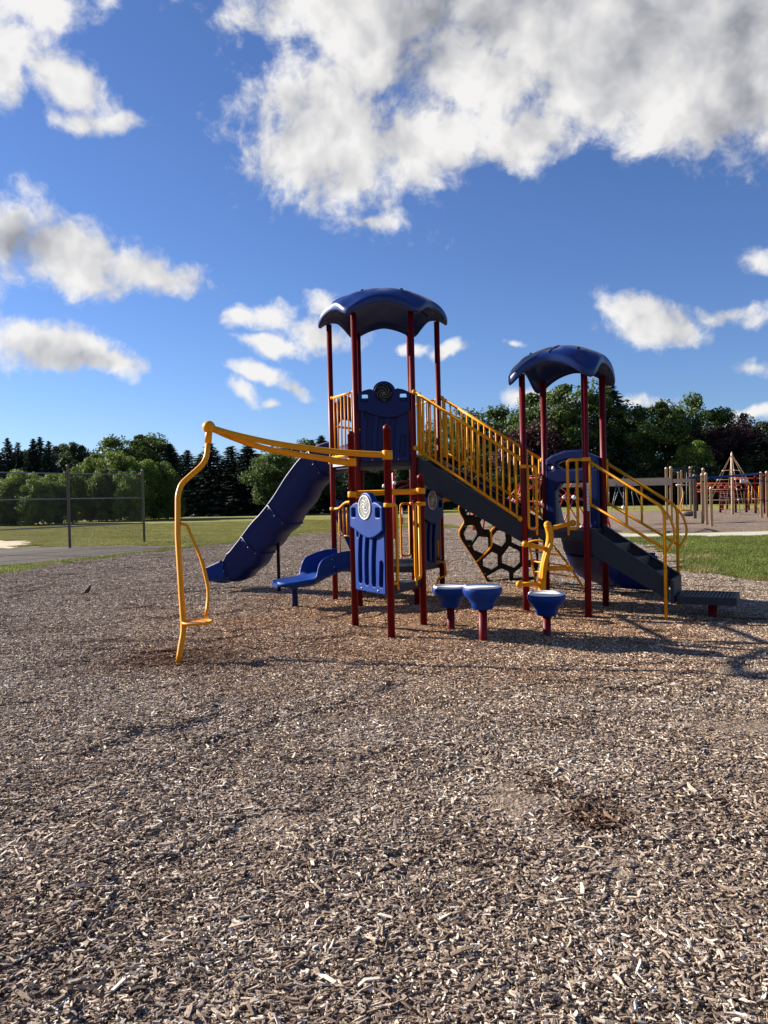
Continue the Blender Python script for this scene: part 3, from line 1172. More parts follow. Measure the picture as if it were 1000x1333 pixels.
# ---- blue play panels with a spiral emblem
def panel(pa, pb, out, z0, material='blue', disc='disc', arms='white', sc=1.0):
    fmx = frame(pa, pb, z0, out)
    body = rect(-0.365, 0.365, 0.0, 0.98, 0.025)
    holes = [slot(-0.235, 0.135, -0.155, 0.90, 0.092, bow=-0.03), slot(-0.075, 0.125, 0.015, 0.90, 0.096, bow=-0.03), slot(0.095, 0.120, 0.195, 0.90, 0.098, bow=-0.03),
             slot(0.265, 0.120, 0.285, 0.36, 0.088), slot(-0.275, 0.70, -0.265, 0.90, 0.068)]
    pb_ = plate(body, holes, 0.050, 0.012, fmx).build('panel', material, PS)
    plate(rect(-0.355, 0.355, 0.08, 0.95, 0.02), [], 0.010, 0.002, fmx @ Matrix.Translation((0, 0, -0.018))).build('panel_back', 'navy', pb_)  # navy behind the slots, recess shade put into the colour
    head = []
    head += [(-0.395, 0.80)]
    for k in range(1, 15):
        x = -0.395 + 0.79 * k / 14
        t = k / 14
        head.append((x, 0.80 - 0.16 * sin(pi * t * 0.92) ** 1.2 * (0.7 + 0.6 * t) * 0.8))
    head += [(0.395, 1.05)]
    # top edge with the round emblem housing
    cx, cy, rr = 0.0, 1.045, 0.185
    head += [(0.30, 1.095), (0.21, 1.115)]
    for k in range(13):
        a = radians(18 + 144 * k / 12)
        head.append((cx + rr * cos(a), cy + rr * sin(a)))
    head += [(-0.21, 1.115), (-0.30, 1.095), (-0.395, 1.05)]
    wins = [rect(-0.345, -0.245, 0.925, 1.035, 0.02), rect(0.245, 0.345, 0.925, 1.035, 0.02)]
    m2 = fmx @ Matrix.Translation((0, 0, 0.028))
    plate(head, wins, 0.085, 0.018, m2).build('panel_head', material, pb_)
    zf = 0.028 + 0.0425
    plate(circ(cx, cy, 0.150), [circ(cx, cy, 0.136)], 0.03, 0.006, fmx @ Matrix.Translation((0, 0, zf))).build('emblem_ring', 'white' if disc == 'disc' else material, pb_)
    plate(circ(cx, cy, 0.1355), [], 0.012, 0.002, fmx @ Matrix.Translation((0, 0, zf + 0.0))).build('emblem_disc', disc, pb_)
    mb = MB()
    for i in range(5):
        pts = []
        for k in range(14):
            t = k / 13
            a = i * 2 * pi / 5 + 2.5 * t
            q = 0.022 + 0.092 * t
            pts.append(fmx @ Vector((cx + q * cos(a), cy + q * sin(a), zf + 0.0065)))
        mb.tube(pts, [0.0065 * (1 - 0.55 * k / 13) for k in range(14)], 6)
    for i in range(4):
        a = i * pi / 2
        mb.ball(fmx @ Vector((cx + 0.118 * cos(a), cy + 0.118 * sin(a), zf + 0.006)), 0.008, 8, 5)
    mb.ball(fmx @ Vector((cx, cy, zf + 0.004)), 0.021, 10, 6)
    mb.build('emblem_spiral', arms, pb_)
    for x in (-0.2, 0.2):
        MB().ball(fmx @ Vector((x, 0.035, 0.024)), 0.014, 10, 6).build('bolt', 'steel', pb_)
    # small moulded relief lettering block near the foot
    mb = MB()
    for i, (x, w) in enumerate(((-0.045, 0.03), (0.0, 0.03), (0.045, 0.03))):
        for yy in (0.055, 0.07, 0.085):
            mb.box((x, yy, 0.0235), (w, 0.005, 0.003), mtx=fmx)
    mb.build('moulded_mark', material, pb_)
    return pb_


p_low = panel(S1, S2, (-1, -0.5), 0.50)
p_low['label'] = 'sunlit bright blue slotted panel with pale spiral disc'
p_up = panel(P2, P3, (0, -1), 2.21, 'navy', 'black', 'disc')  # same panel as the low one, its shade put into the navy
p_up['label'] = 'panel, coloured navy for its shade, with dark spiral disc on the upper deck'
p_side = panel(P3, P5, (1, -0.6), 0.56, 'navy')  # navy again for the shade on this side
p_back = panel(A5, A6, (0, 1), 2.21, 'navy')


# ---- railings with balusters
BAL = {}


def railing(pa, pb, za, zb, h0, h1, nb, r=0.019, rb=0.0125, inset=0.06, off=0.0, end_collars=True, name='railing', steep=False):
    a, b = V3(pa, 0), V3(pb, 0)
    d = (b - a).normalized()
    nrm = Vector((-d.y, d.x, 0)) * off
    a2, b2 = a + d * inset + nrm, b - d * inset + nrm
    A0, A1 = a2 + Vector((0, 0, za + h0)), a2 + Vector((0, 0, za + h1))
    B0, B1 = b2 + Vector((0, 0, zb + h0)), b2 + Vector((0, 0, zb + h1))
    rl = MB().tube([A1, B1], r, 10).build(name, 'yellow', PS)
    MB().tube([A0, B0], r, 10).build('lower_rail', 'yellow', rl)
    h = h1 - h0
    key = (round(h, 3), rb)
    if key not in BAL:
        me = MB().tube([(0, 0, 0), (0, 0, h)], rb, 8).mesh('baluster')
        me.materials.append(M['yellow'])
        BAL[key] = me
    for i in range(nb):
        t = (i + 0.5) / nb
        p = A0.lerp(B0, t)
        o = bpy.data.objects.new('baluster', BAL[key])
        col.objects.link(o)
        o.parent = rl
        o.location = p - ORIGIN[PS.name]
    if end_collars:
        for q in (A0, A1, B0, B1):
            MB().ball(q, r * 1.7, 10, 6).build('clamp', 'yellow', rl)
    return rl


railing(P1, P2, ZA, ZA, 0.10, 1.06, 6)
railing(A6, P5, ZA, ZA, 0.10, 1.00, 6)
dfl = Vector(FL) - Vector(P3)
rn = railing(P3, FL, ZA, ZB, 0.17, 1.02, 17, 0.023, 0.0145, 0.05, -0.03)
rn['label'] = 'near railing of the long stairs with many balusters'
rf = railing(P5, BL, ZA, ZB, 0.17, 1.02, 17, 0.023, 0.0145, 0.05, 0.03)
# flat yellow end bracket where the stairs meet the tall tower
for p, s in ((P3, 0.12), (P5, 0.10)):
    q = Vector(p) + dfl.normalized() * s
    MB().box((q.x, q.y, ZA + 0.53), (0.05, 0.03, 0.95), rot=Matrix.Rotation(BT, 3, 'Z')).build('rail_bracket', 'yellow', rn if p is P3 else rf)


# ---- stairs
def stairs(a0, a1, b0, b1, za, zb, nt, sh=0.27, sdrop=0.0, name='stairs', st_t=0.03):
    """a0,a1 near/far upper corners, b0,b1 lower corners"""
    st = None
    a0, a1, b0, b1 = [V3(p, 0) for p in (a0, a1, b0, b1)]
    side = (a1 - a0).normalized()
    root = None
    for (a, b, sg) in ((a0, b0, 1), (a1, b1, -1)):
        n = side * sg * 0.04
        mb = MB()
        w = side * st_t / 2
        A, B = a + n, b + n
        up0, up1 = za + 0.06, zb + 0.10
        pts = [(A, up0), (B, up1), (B, up1 - sh * 0.9), (A, up0 - sh * 1.15)]
        vs = [p + Vector((0, 0, z)) - w for p, z in pts] + [p + Vector((0, 0, z)) + w for p, z in pts]
        fs = [(0, 1, 2, 3), (7, 6, 5, 4), (0, 4, 5, 1), (1, 5, 6, 2), (2, 6, 7, 3), (3, 7, 4, 0)]
        mb.add(vs, fs, False)
        # folded flange on the top edge
        mb.add([vs[0] + Vector((0, 0, .002)), vs[1] + Vector((0, 0, .002)), vs[1] + side * sg * 0.05 + Vector((0, 0, .002)), vs[0] + side * sg * 0.05 + Vector((0, 0, .002))] +
               [vs[0] - Vector((0, 0, .006)), vs[1] - Vector((0, 0, .006)), vs[1] + side * sg * 0.05 - Vector((0, 0, .006)), vs[0] + side * sg * 0.05 - Vector((0, 0, .006))],
               [(0, 1, 2, 3), (7, 6, 5, 4), (0, 4, 5, 1), (1, 5, 6, 2), (2, 6, 7, 3), (3, 7, 4, 0)], False)
        if root is None:
            root = mb.build(name, 'slate', PS)
        else:
            mb.build('stringer', 'slate', root)
    for i in range(1, nt + 1):
        t = i / (nt + 1)
        p0, p1 = a0.lerp(b0, t) + side * 0.06, a1.lerp(b1, t) - side * 0.06
        z = za + (zb - za) * t - 0.03
        c = (p0 + p1) / 2 + Vector((0, 0, z))
        run = (b0 - a0).length / (nt + 1)
        dirv = (b0 - a0).normalized()
        rot = Matrix((side, -dirv if False else dirv, Vector((0, 0, 1)))).transposed()
        mb = MB().box(c, ((p1 - p0).length, run * 1.0, 0.035), rot=rot)
        mb.box(c + dirv * run * 0.47 + Vector((0, 0, -0.045)), ((p1 - p0).length, 0.02, 0.075), rot=rot)
        mb.build('tread', 'slate', root)
    return root


stairs(P3, P5, FL, BL, ZA, ZB, 6, 0.33)
SD = Vector((cos(radians(-28)), sin(radians(-28))))
E0, E1 = Vector(FR) + SD * 1.02, Vector(BR) + SD * 1.02
stairs(FR, BR, tuple(E0), tuple(E1), ZB, 0.42, 3, 0.30)
# closing board at the foot of the lower stairs
sd3 = Vector((SD.x, SD.y, 0)); sn3 = Vector((-SD.y, SD.x, 0))
mid = V3((E0 + E1) / 2, 0.36)
ROTS = Matrix((sd3, sn3, Vector((0, 0, 1)))).transposed()
MB().box(mid + sd3 * 0.02, (0.04, 0.80, 0.30), rot=ROTS).build('stair_foot_board', 'slate', PS)

# transfer platform with slotted top
tp = mid + sd3 * 0.42
tp.z = 0.255
mb = MB()
for s in (-1, 1):
    mb.box(tp + sn3 * s * 0.31, (0.70, 0.05, 0.10), rot=ROTS)
    mb.box(tp + sd3 * s * 0.325, (0.05, 0.57, 0.10), rot=ROTS)
plat = mb.build('transfer_platform', 'slate', PS)
mb = MB()
for i in range(13):
    mb.box(tp + sd3 * (-0.276 + i * 0.046) + Vector((0, 0, 0.035)), (0.026, 0.57, 0.02), rot=ROTS)
for j in (-0.14, 0.0, 0.14):
    mb.box(tp + sn3 * j + Vector((0, 0, 0.033)), (0.60, 0.022, 0.022), rot=ROTS)
mb.build('grating', 'slate', plat)
MB().lathe([(0.06, -0.3), (0.06, 0.20)], 16, (tp.x + 0.05, tp.y, 0)).build('platform_leg', 'red', plat)


# handrails of the lower stairs
def stair_handrail(p, e, far):
    p, e = V3(p, 0), V3(e, 0)
    d = (e - p).normalized()
    L = (e - p).length
    top0 = p + d * 0.05 + Vector((0, 0, ZB + 0.93))
    q = p + d * (L - 0.03)
    top1 = q + Vector((0, 0, 1.44)) if not far else q + Vector((0, 0, 1.44))
    hr = tube(PS, 'handrail', [top0, top1, q + Vector((0, 0, -0.25))], 0.021, corner=0.10)
    bot0 = p + d * 0.05 + Vector((0, 0, ZB + 0.36))
    bot1 = q + Vector((0, 0, 0.98 - 0.06))
    MB().tube([bot0, bot1], 0.019, 10).build('lower_rail', 'yellow', hr)
    MB().tube([top0 + Vector((0, 0, 0.06)), bot0 - Vector((0, 0, 0.03))], 0.019, 8).build('upright', 'yellow', hr)
    t = 0.50
    MB().tube([top0.lerp(top1, t), bot0.lerp(bot1, t)], 0.017, 8).build('baluster', 'yellow', hr)
    loop = smooth_path([q + Vector((0, 0, 1.40)), q + d * 0.06 + Vector((0, 0, 1.33)), q + d * 0.115 + Vector((0, 0, 1.16)), q + d * 0.10 + Vector((0, 0, 1.02)), q + Vector((0, 0, 0.86))], 5)
    MB().tube(loop, 0.016, 8).build('grab_loop', 'yellow', hr)
    return hr


h0 = stair_handrail(FR, tuple(E0), False)
h1 = stair_handrail(BR, tuple(E1), True)


# ---- grab loops at openings
def grab_loop(parent, p, d, z0, z1, w=0.11, gap=0.05, r=0.017, r2=0.016):
    """tall U-shaped hand loop beside a post p, opening along d"""
    p, d = V3(p, 0), Vector((*d, 0)).normalized()
    a = p + d * gap
    b = p + d * (gap + w)
    g = tube(parent, 'grab_loop', [p + Vector((0, 0, z1)), b + Vector((0, 0, z1)), b + Vector((0, 0, z0 + 0.03)), a + Vector((0, 0, z0 + 0.03)), a + Vector((0, 0, z1))], r, corner=0.05)
    MB().tube([b + Vector((0, 0, z0 + 0.04)), b + Vector((0, 0, z0 - 0.06))], r2, 8).build('foot', 'yellow', g)
    collar(g, p, z1)
    return g


dB = Vector(FR) - Vector(FL)
grab_loop(PS, FL, dB, ZB, ZB + 0.90, 0.12, 0.06, 0.020)
grab_loop(PS, FR, -dB, ZB, ZB + 0.96, 0.13, 0.12, 0.020)
d23 = Vector(S3) - Vector(S2)
grab_loop(PS, S2, d23, ZLOW, 1.57, 0.13, 0.06, 0.020)
grab_loop(PS, S3, -d23, ZLOW, 1.57, 0.13, 0.06, 0.020)
d56 = Vector(A6) - Vector(P5)
grab_loop(PS, P5, (-0.6, -1), 0.62, 1.58, 0.09, 0.03, 0.020)
dA = Vector(A5) - Vector(A6)
grab_loop(PS, A6, dA, 0.62, 1.55, 0.15, 0.06, 0.018)
grab_loop(PS, A5, -dA, 0.62, 1.55, 0.15, 0.06, 0.018)
# arched rail and barrier above the small slide
arch = smooth_path([V3(P1, 1.50), V3(P1, 1.50).lerp(V3(P2, 1.54), 0.25), V3(P1, 1.60).lerp(V3(P2, 1.60), 0.55), V3(P1, 1.60).lerp(V3(P2, 1.60), 0.95)], 6)
ar = MB().tube(arch, 0.022, 10).build('arched_rail', 'yellow', PS)
for t in (0.10, 0.26, 0.42):
    q = V3(P1, 0).lerp(V3(P2, 0), t) + Vector((0.05, 0.10, 0))
    MB().tube([V3(q, 0.72 if t < 0.2 else 1.05), V3(q, 1.52)], 0.014, 8).build('baluster', 'yellow', ar)
collar(ar, P1, 1.50)
MB().tube([V3(P1, 0).lerp(V3(P2, 0), 0.10) + Vector((0.05, 0.10, 1.06)), V3(P1, 0).lerp(V3(P2, 0), 0.5) + Vector((0.05, 0.10, 1.06))], 0.012, 8).build('cross_bar', 'yellow', ar)
# blue leaning wing on the far left side of the low deck
fm = frame(P1, A5, 0.66, (-1, 0.6))
wing = plate([(-0.36, 0.02), (-0.20, 0.0), (0.34, 0.72), (0.36, 0.98), (0.26, 0.96), (-0.30, 0.30)], [], 0.14, 0.03, fm).build('side_wing', 'blue', PS)
# yellow bent step below the low deck, beside the post of the stairs
q = V3(P5, 0)
tube(PS, 'bent_step', [q + Vector((-0.14, -0.26, 0.62)), q + Vector((0.02, -0.34, 0.62)), q + Vector((0.04, -0.36, 0.40)), q + Vector((-0.10, -0.40, 0.36)), q + Vector((-0.12, -0.42, 0.02)), q + Vector((-0.02, -0.42, -0.02))], 0.018, corner=0.05)
collar(PS, P5, 1.60)

# ---- overhead rails between the triangle deck and the tall tower
ov = MB().tube([V3(S1, 1.72) + Vector((0.05, 0.02, 0)), V3(S3, 1.73) + Vector((-0.05, 0.02, 0))], 0.036, 12).build('overhead_rail', 'yellow', PS)
MB().tube([V3(S3, 1.735), V3(P3, 1.735)], 0.030, 12).build('side_bar', 'yellow', ov)
MB().tube([V3(S1, 1.70), V3(P2, 1.70)], 0.026, 12).build('side_bar', 'yellow', ov)
for p, z in ((S1, 1.71), (S3, 1.735), (P3, 1.735), (P2, 1.70)):
    collar(ov, p, z, 0.056, 0.075)


# ---- slides: a U-shaped trough swept along a path
def trough(name, path, half, wall, material, parent, thick=0.03, belly=0.0, joints=(), flare=None):
    pts = [Vector(p) for p in path]
    N = len(pts)
    vs, fs = [], []
    prof_n = None
    rings = []
    info = []
    for i, p in enumerate(pts):
        t = (pts[min(i + 1, N - 1)] - pts[max(i - 1, 0)]).normalized()
        sdv = t.cross(Vector((0, 0, 1))).normalized()
        up = sdv.cross(t).normalized()
        u = i / (N - 1)
        w = wall(u) if callable(wall) else wall
        hw = half(u) if callable(half) else half
        be_ = belly(u) if callable(belly) else belly
        prof = []
        # inner surface left rim to right rim, then outer surface back
        rim = 0.022
        prof += [(-hw - rim, w), (-hw, w - 0.004), (-hw * 0.98, w * 0.5 + 0.02), (-hw * 0.90, min(0.07, w * .6)), (-hw * 0.72, 0.018), (-hw * 0.35, 0.0), (0, -0.004), (hw * 0.35, 0.0), (hw * 0.72, 0.018),
                 (hw * 0.90, min(0.07, w * .6)), (hw * 0.98, w * 0.5 + 0.02), (hw, w - 0.004), (hw + rim, w)]
        prof += [(hw + rim + 0.012, w - 0.02), (hw + rim * .9, w - 0.05), (hw + 0.012, w * 0.45), (hw * 0.94, -0.01 - be_ * 0.3), (hw * 0.75, -thick - be_ * 0.8), (0, -thick - be_), (-hw * 0.75, -thick - be_ * 0.8),
                 (-hw * 0.94, -0.01 - be_ * 0.3), (-hw - 0.012, w * 0.45), (-hw - rim * .9, w - 0.05), (-hw - rim - 0.012, w - 0.02)]
        prof_n = len(prof)
        rings.append([len(vs) + k for k in range(prof_n)])
        info.append((p, t, sdv, up, hw, w, be_))
        for (a, b) in prof:
            vs.append(p + sdv * a + up * b)
    for i in range(N - 1):
        for k in range(prof_n):
            k2 = (k + 1) % prof_n
            fs.append((rings[i][k], rings[i + 1][k], rings[i + 1][k2], rings[i][k2]))
    mb = MB().add(vs, fs, True)
    mb.f.append(tuple(rings[0])); mb.sm.append(False)
    mb.f.append(tuple(reversed(rings[-1]))); mb.sm.append(False)
    o = mb.build(name, material, parent)
    bm = bmesh.new(); bm.from_mesh(o.data); bmesh.ops.recalc_face_normals(bm, faces=bm.faces[:]); bm.to_mesh(o.data); bm.free()
    for ju in joints:
        i = int(ju * (N - 1))
        p, t, sdv, up, hw, w, be_ = info[i]
        g = 0.026
        outer = [(-hw - 0.03, w - 0.01), (-hw - 0.018, w * 0.4), (-hw * 0.97, -0.02), (-hw * 0.75, -thick - be_ * .8 - 0.008), (0, -thick - be_ - 0.01), (hw * 0.75, -thick - be_ * .8 - 0.008), (hw * 0.97, -0.02), (hw + 0.018, w * 0.4), (hw + 0.03, w - 0.01)]
        MB().tube([p + sdv * a + up * b for a, b in outer], 0.016, 6).build('joint_flange', material, o)
        for (a, b) in ((-hw - 0.03, w * 0.75), (-hw - 0.028, w * 0.25), (hw + 0.03, w * 0.75), (hw + 0.028, w * 0.25), (-hw * 0.9, -0.03 - be_ * .4)):
            MB().ball(p + sdv * a + up * b + t * 0.03, 0.012, 8, 5).build('bolt', 'steel', o)
    return o, info


mA = (Vector(P1) + Vector(A5)) / 2
nA = (mA - AC).normalized()
prof = [(-0.02, 2.27), (0.22, 2.26), (0.50, 2.13), (0.80, 1.85), (1.10, 1.50), (1.38, 1.22), (1.66, 0.99), (1.95, 0.70), (2.22, 0.46), (2.48, 0.345), (2.78, 0.31), (3.0, 0.31)]
pathA = smooth_path([V3(mA + nA * L, z) for L, z in prof], 6)
slA, infA = trough('slide', pathA, 0.30, lambda u: 0.34 if u < 0.76 else max(0.08, 0.34 - 0.30 * (u - 0.76) / 0.2), 'navy', PS, 0.03,
                   lambda u: 0.10 + 0.05 * sin(u * 26) ** 2, (0.16, 0.42, 0.62, 0.83))
iA = int(0.84 * (len(pathA) - 1))
trough('sunlit_exit_section', [p + Vector((0, 0, 0.004)) for p in pathA[iA:]], lambda u: 0.325 + 0.03 * u, lambda u: 0.26 - 0.15 * u, 'blue', slA, 0.035, 0.10)  # blue over the navy trough, painting the sun on the exit
slA['label'] = 'tall wavy navy slide from the upper deck'
lp = V3(mA + nA * 1.52, 0)
MB().tube([lp + Vector((0, 0, -0.2)), lp + Vector((0, 0, 1.02))], 0.03, 10).build('slide_leg', 'black', slA)
# hood at the top of the tall slide
fm = frame(P1, A5, ZA, (-1, 0.6))
hoodA = [(-0.39, 0.0), (-0.39, 0.98), (-0.20, 1.04), (-0.12, 1.12), (0.0, 1.15), (0.12, 1.12), (0.20, 1.04), (0.39, 0.98), (0.39, 0.0), (0.30, 0.0), (0.29, 0.62), (0.18, 0.74), (-0.18, 0.74), (-0.29, 0.62), (-0.30, 0.0)]
hA = plate(hoodA, [rect(-0.33, -0.23, 0.82, 0.92, .02), rect(0.23, 0.33, 0.82, 0.92, .02)], 0.09, 0.02, fm).build('slide_hood', 'navy', PS)
MB().tube([fm @ Vector((-0.39, 0.60, -0.06)), fm @ Vector((0.39, 0.60, -0.06))], 0.018, 8).build('sit_bar', 'yellow', hA)

mS = (Vector(P1) + Vector(P2)) / 2
nS = (mS - AC).normalized()
nS = Vector((cos(radians(210)), sin(radians(210))))
profS = [(0.0, 0.62), (0.25, 0.60), (0.50, 0.52), (0.70, 0.44), (0.95, 0.415), (1.22, 0.40)]
pathS = smooth_path([V3(mS + nS * L, z) for L, z in profS], 6)


def wallS(u):
    if u < 0.36: return 0.24
    if u < 0.64: return 0.24 - 0.22 * (0.5 - 0.5 * cos(pi * (u - 0.36) / 0.28))
    return 0.02


slS, infS = trough('slide', pathS, lambda u: 0.30 + 0.10 * max(0, u - 0.5) if u < 0.76 else 0.326 * sqrt(max(0.05, 1 - ((u - 0.76) / 0.25) ** 2)), wallS, 'blue', PS, 0.03, lambda u: 0.06 if u < .9 else 0.02, (0.28,))
slS['label'] = 'short low blue slide with flat exit lip'
lp = V3(mS + nS * 0.90, 0)
MB().lathe([(0.045, -0.3), (0.045, 0.30), (0.11, 0.34), (0.16, 0.395)], 14, (lp.x, lp.y, 0)).build('slide_leg', 'navy', slS)

mB = (Vector(BL) + Vector(BR)) / 2
pathB = smooth_path([V3(mB, 1.16), (2.92, 11.54, 1.10), (3.06, 11.86, 0.82), (3.26, 12.22, 0.52), (3.58, 12.50, 0.32), (4.0, 12.58, 0.24), (4.4, 12.48, 0.22)], 7)
slB, infB = trough('slide', pathB, 0.30, 0.42, 'navy', PS, 0.03, 0.14, (0.35, 0.7))
slB['label'] = 'curved dark slide behind the small tower'
lp = G(825, 768)
MB().tube([(lp.x, lp.y, -0.2), (lp.x, lp.y, 0.3)], 0.035, 10).build('slide_leg', 'black', slB)
# hood of the curved slide
fm = frame(BL, BR, ZB, (0.5, 0.9))
hood = [(-0.395, 0.0), (-0.395, 1.02), (-0.30, 1.06), (-0.12, 1.14), (0.10, 1.14), (0.30, 1.08), (0.395, 1.02), (0.395, 0.0), (0.255, 0.0), (0.25, 0.55), (0.17, 0.66), (-0.17, 0.66), (-0.25, 0.55), (-0.255, 0.0)]
hB = plate(hood, [slot(0, 0, 0, 0, 0.0) if False else [(x, y) for x, y in circ(0.0, 0.93, 0.235, 24, 0.30)], rect(-0.365, -0.28, 0.86, 0.93, 0.02), rect(0.28, 0.365, 0.86, 0.93, 0.02)], 0.20, 0.03, fm).build('slide_hood', 'navy', PS)
hB['label'] = 'navy arched hood with oval opening'
for x in (-0.33, 0.33):
    MB().ball(fm @ Vector((x, 0.08, -0.10)), 0.014, 8, 5).build('bolt', 'steel', hB)

# ---- swinging pole on two converging arms
ball = Vector((-1.98, 9.3, 0)); ball.z = AT(272, 556, ball.y).z; ball.x = AT(272, 556, ball.y).x
armB = smooth_path([V3(S2, 2.16), V3(S2, 2.165).lerp(ball, 0.28) - Vector((0, 0, 0.06)), V3(S2, 2.17).lerp(ball, 0.60) - Vector((0, 0, 0.075)), V3(S2, 2.17).lerp(ball, 0.84) - Vector((0, 0, 0.045)), ball], 6)
sa = MB().tube(armB, 0.036, 12).build('support_arm', 'yellow', PS)
collar(sa, S2, 2.16, 0.058, 0.11)
armC = smooth_path([V3(S1, 2.12), V3(S1, 2.13).lerp(ball, 0.28) - Vector((0, 0, 0.06)), V3(S1, 2.14).lerp(ball, 0.60) - Vector((0, 0, 0.10)), V3(S1, 2.14).lerp(ball, 0.84) - Vector((0, 0, 0.06)), ball], 6)
sb = MB().tube(armC, 0.036, 12).build('support_arm', 'yellow', PS)
collar(sb, S1, 2.12, 0.058, 0.10)
MB().tube([V3(S1, 2.12) + Vector((-0.28, -0.10, 0.012)), V3(S1, 2.12) + Vector((0.0, 0, 0.0))], [0.03, 0.05], 12).build('sleeve', 'yellow', sb)
bj = MB().ball(ball, 0.078, 20, 12).build('ball_joint', 'yellow', PS)
MB().tube([ball - Vector((0, 0, 0.03)), AT(271.0, 576, ball.y - 0.02)], 0.042, 14).build('socket', 'yellow', bj)
yb = G(235, 858).y


def PL(px, py, t):
    """point of the pole: its foot stands nearer than its head"""
    return AT(px, py, ball.y - 0.02 + (yb - ball.y) * t)


pole_pts = [PL(270.6, 578, 0.04), PL(269.5, 594, 0.08), PL(264, 605, 0.13), PL(236, 630, 0.22), PL(231.5, 645, 0.28), PL(231.5, 700, 0.46), PL(236.5, 780, 0.74), PL(239, 815, 0.86), PL(238.5, 826, 0.90), PL(235, 845, 0.96), PL(232.5, 864, 1.02)]
sp = MB().tube(bend_path(pole_pts, 0.06, 4), 0.033, 14).build('swing_pole', 'yellow', PS)
tube(sp, 'hand_bar', [PL(234, 681, 0.40), PL(243, 683, 0.42), PL(262, 728, 0.56), PL(271, 765, 0.68), PL(271, 785, 0.76), PL(268, 804, 0.83)], 0.017, corner=0.10)
tube(sp, 'hand_bar', [PL(262, 728, 0.56) + Vector((0, .06, 0)), PL(269, 765, 0.68) + Vector((0, .10, 0)), PL(267, 785, 0.76) + Vector((0, .11, 0)), PL(264, 803, 0.83) + Vector((0, .11, 0))], 0.014, corner=0.10)
dc = PL(257, 810, 0.84)
fd_ = MB().lathe([(0.04, -0.012), (0.155, -0.014), (0.168, 0.0), (0.160, 0.014), (0.150, 0.016), (0.145, 0.006), (0.05, 0.006)], 26, dc).build('foot_disc', 'yellow', sp)
for i in range(6):
    a = i * pi / 3
    MB().lathe([(0.016, 0.0), (0.016, 0.004)], 8, (dc.x + 0.09 * cos(a), dc.y + 0.09 * sin(a), dc.z + 0.0055)).build('grip_hole', 'dark_grey', fd_)

# ---- yellow tree climber in front of the small tower
YT = 10.32
tr = MB().tube(smooth_path([AT(706, 806, YT) - Vector((0, 0, 0.15)), AT(706, 770, YT), AT(706.5, 748, YT), AT(710, 728, YT), AT(715, 708, YT), AT(716, 695, YT), AT(713, 683, YT)], 5),
               [0.051] * 31, 14).build('tree_climber', 'yellow', PS)
MB().ball(AT(713, 683, YT), 0.051, 14, 8).build('tip', 'yellow', tr)
MB().tube(smooth_path([AT(707, 755, YT - .05), AT(709, 735, YT - .05), AT(714, 717, YT - .05), AT(717.5, 708, YT - 0.04)], 5), 0.026, 10).build('brace', 'yellow', tr)
for (x0, y0, x1, y1, dy) in ((717, 688, 746, 681, 0.22), (712, 715, 684, 708, -0.18), (712, 740, 742, 740, -0.12), (705, 761, 676, 760.5, -0.1)):
    a, b = AT(x0, y0, YT), AT(x1, y1, YT + dy * 0.6)
    br_ = MB().tube([a, b], 0.031, 10).build('branch', 'yellow', tr)
    MB().ball(b, 0.047, 12, 8).build('knob', 'yellow', br_)

# ---- leaning honeycomb climber and its ladder
dn = Vector((0, -1, 1.0))


def HP(zx, zy):
    """pixel of the climber -> point of its leaning plane Y + z = 14.75"""
    px, py = 595 + zx / 9.524, 640 + zy / 9.524
    d = ray(px, py)
    t = (14.75 - CAM_H) / (d.y + d.z)
    return Vector((d.x * t, d.y * t, CAM_H + d.z * t))


O_ = HP(400, 700)
xa = Vector((1, 0, 0)); ya = Vector((0, -1, 1)).normalized(); za_ = xa.cross(ya)
HM = Matrix((xa, ya, za_)).transposed().to_4x4(); HM.translation = O_
HI = HM.inverted()


def H2(zx, zy):
    q = HI @ HP(zx, zy)
    return (q.x, q.y)


def soft(poly, r=0.02, n=3):
    pts = [Vector((x, y, 0)) for x, y in poly]
    out = []
    for i in range(len(pts)):
        a, b, c = pts[i - 1], pts[i], pts[(i + 1) % len(pts)]
        d1, d2 = a - b, c - b
        rr = min(r, d1.length * .4, d2.length * .4)
        p, q = b + d1.normalized() * rr, b + d2.normalized() * rr
        for k in range(n + 1):
            t = k / n
            w = p * (1 - t) ** 2 + b * 2 * t * (1 - t) + q * t * t
            out.append((w.x, w.y))
    return out


LEFT = [(75, 40), (60, 110), (32, 190), (40, 250), (88, 340), (90, 390), (45, 470), (36, 520), (60, 590), (240, 865), (330, 1020), (385, 1128)]
outl = LEFT + [(440, 1125), (980, 1075), (1010, 900), (1010, 480), (860, 340), (560, 170), (300, 90), (140, 100)]
holesz = [[(95, 205), (130, 145), (250, 140), (278, 205), (235, 300), (130, 300)], [(80, 515), (135, 405), (210, 405), (248, 515), (190, 610), (120, 610)],
          [(285, 375), (330, 290), (440, 295), (440, 420), (400, 480), (325, 475)], [(190, 660), (265, 545), (380, 555), (388, 685), (295, 768), (215, 735)],
          [(440, 540), (500, 470), (595, 490), (603, 600), (540, 685), (440, 640)], [(495, 300), (560, 230), (700, 330), (690, 400), (640, 445), (497, 415)],
          [(680, 470), (745, 430), (900, 460), (930, 600), (800, 690), (680, 640)], [(322, 830), (430, 735), (500, 765), (503, 905), (405, 965), (325, 930)],
          [(555, 795), (645, 665), (775, 730), (778, 860), (690, 945), (560, 890)], [(360, 1045), (545, 940), (645, 985), (645, 1085), (440, 1108), (398, 1100)],
          [(700, 1000), (810, 910), (960, 940), (965, 1060), (700, 1080)], [(830, 720), (960, 660), (985, 850), (840, 860)]]
hc = plate([H2(*p) for p in outl], [soft([H2(*p) for p in h]) for h in holesz], 0.06, 0.012, HM).build('honeycomb_climber', 'black', PS)
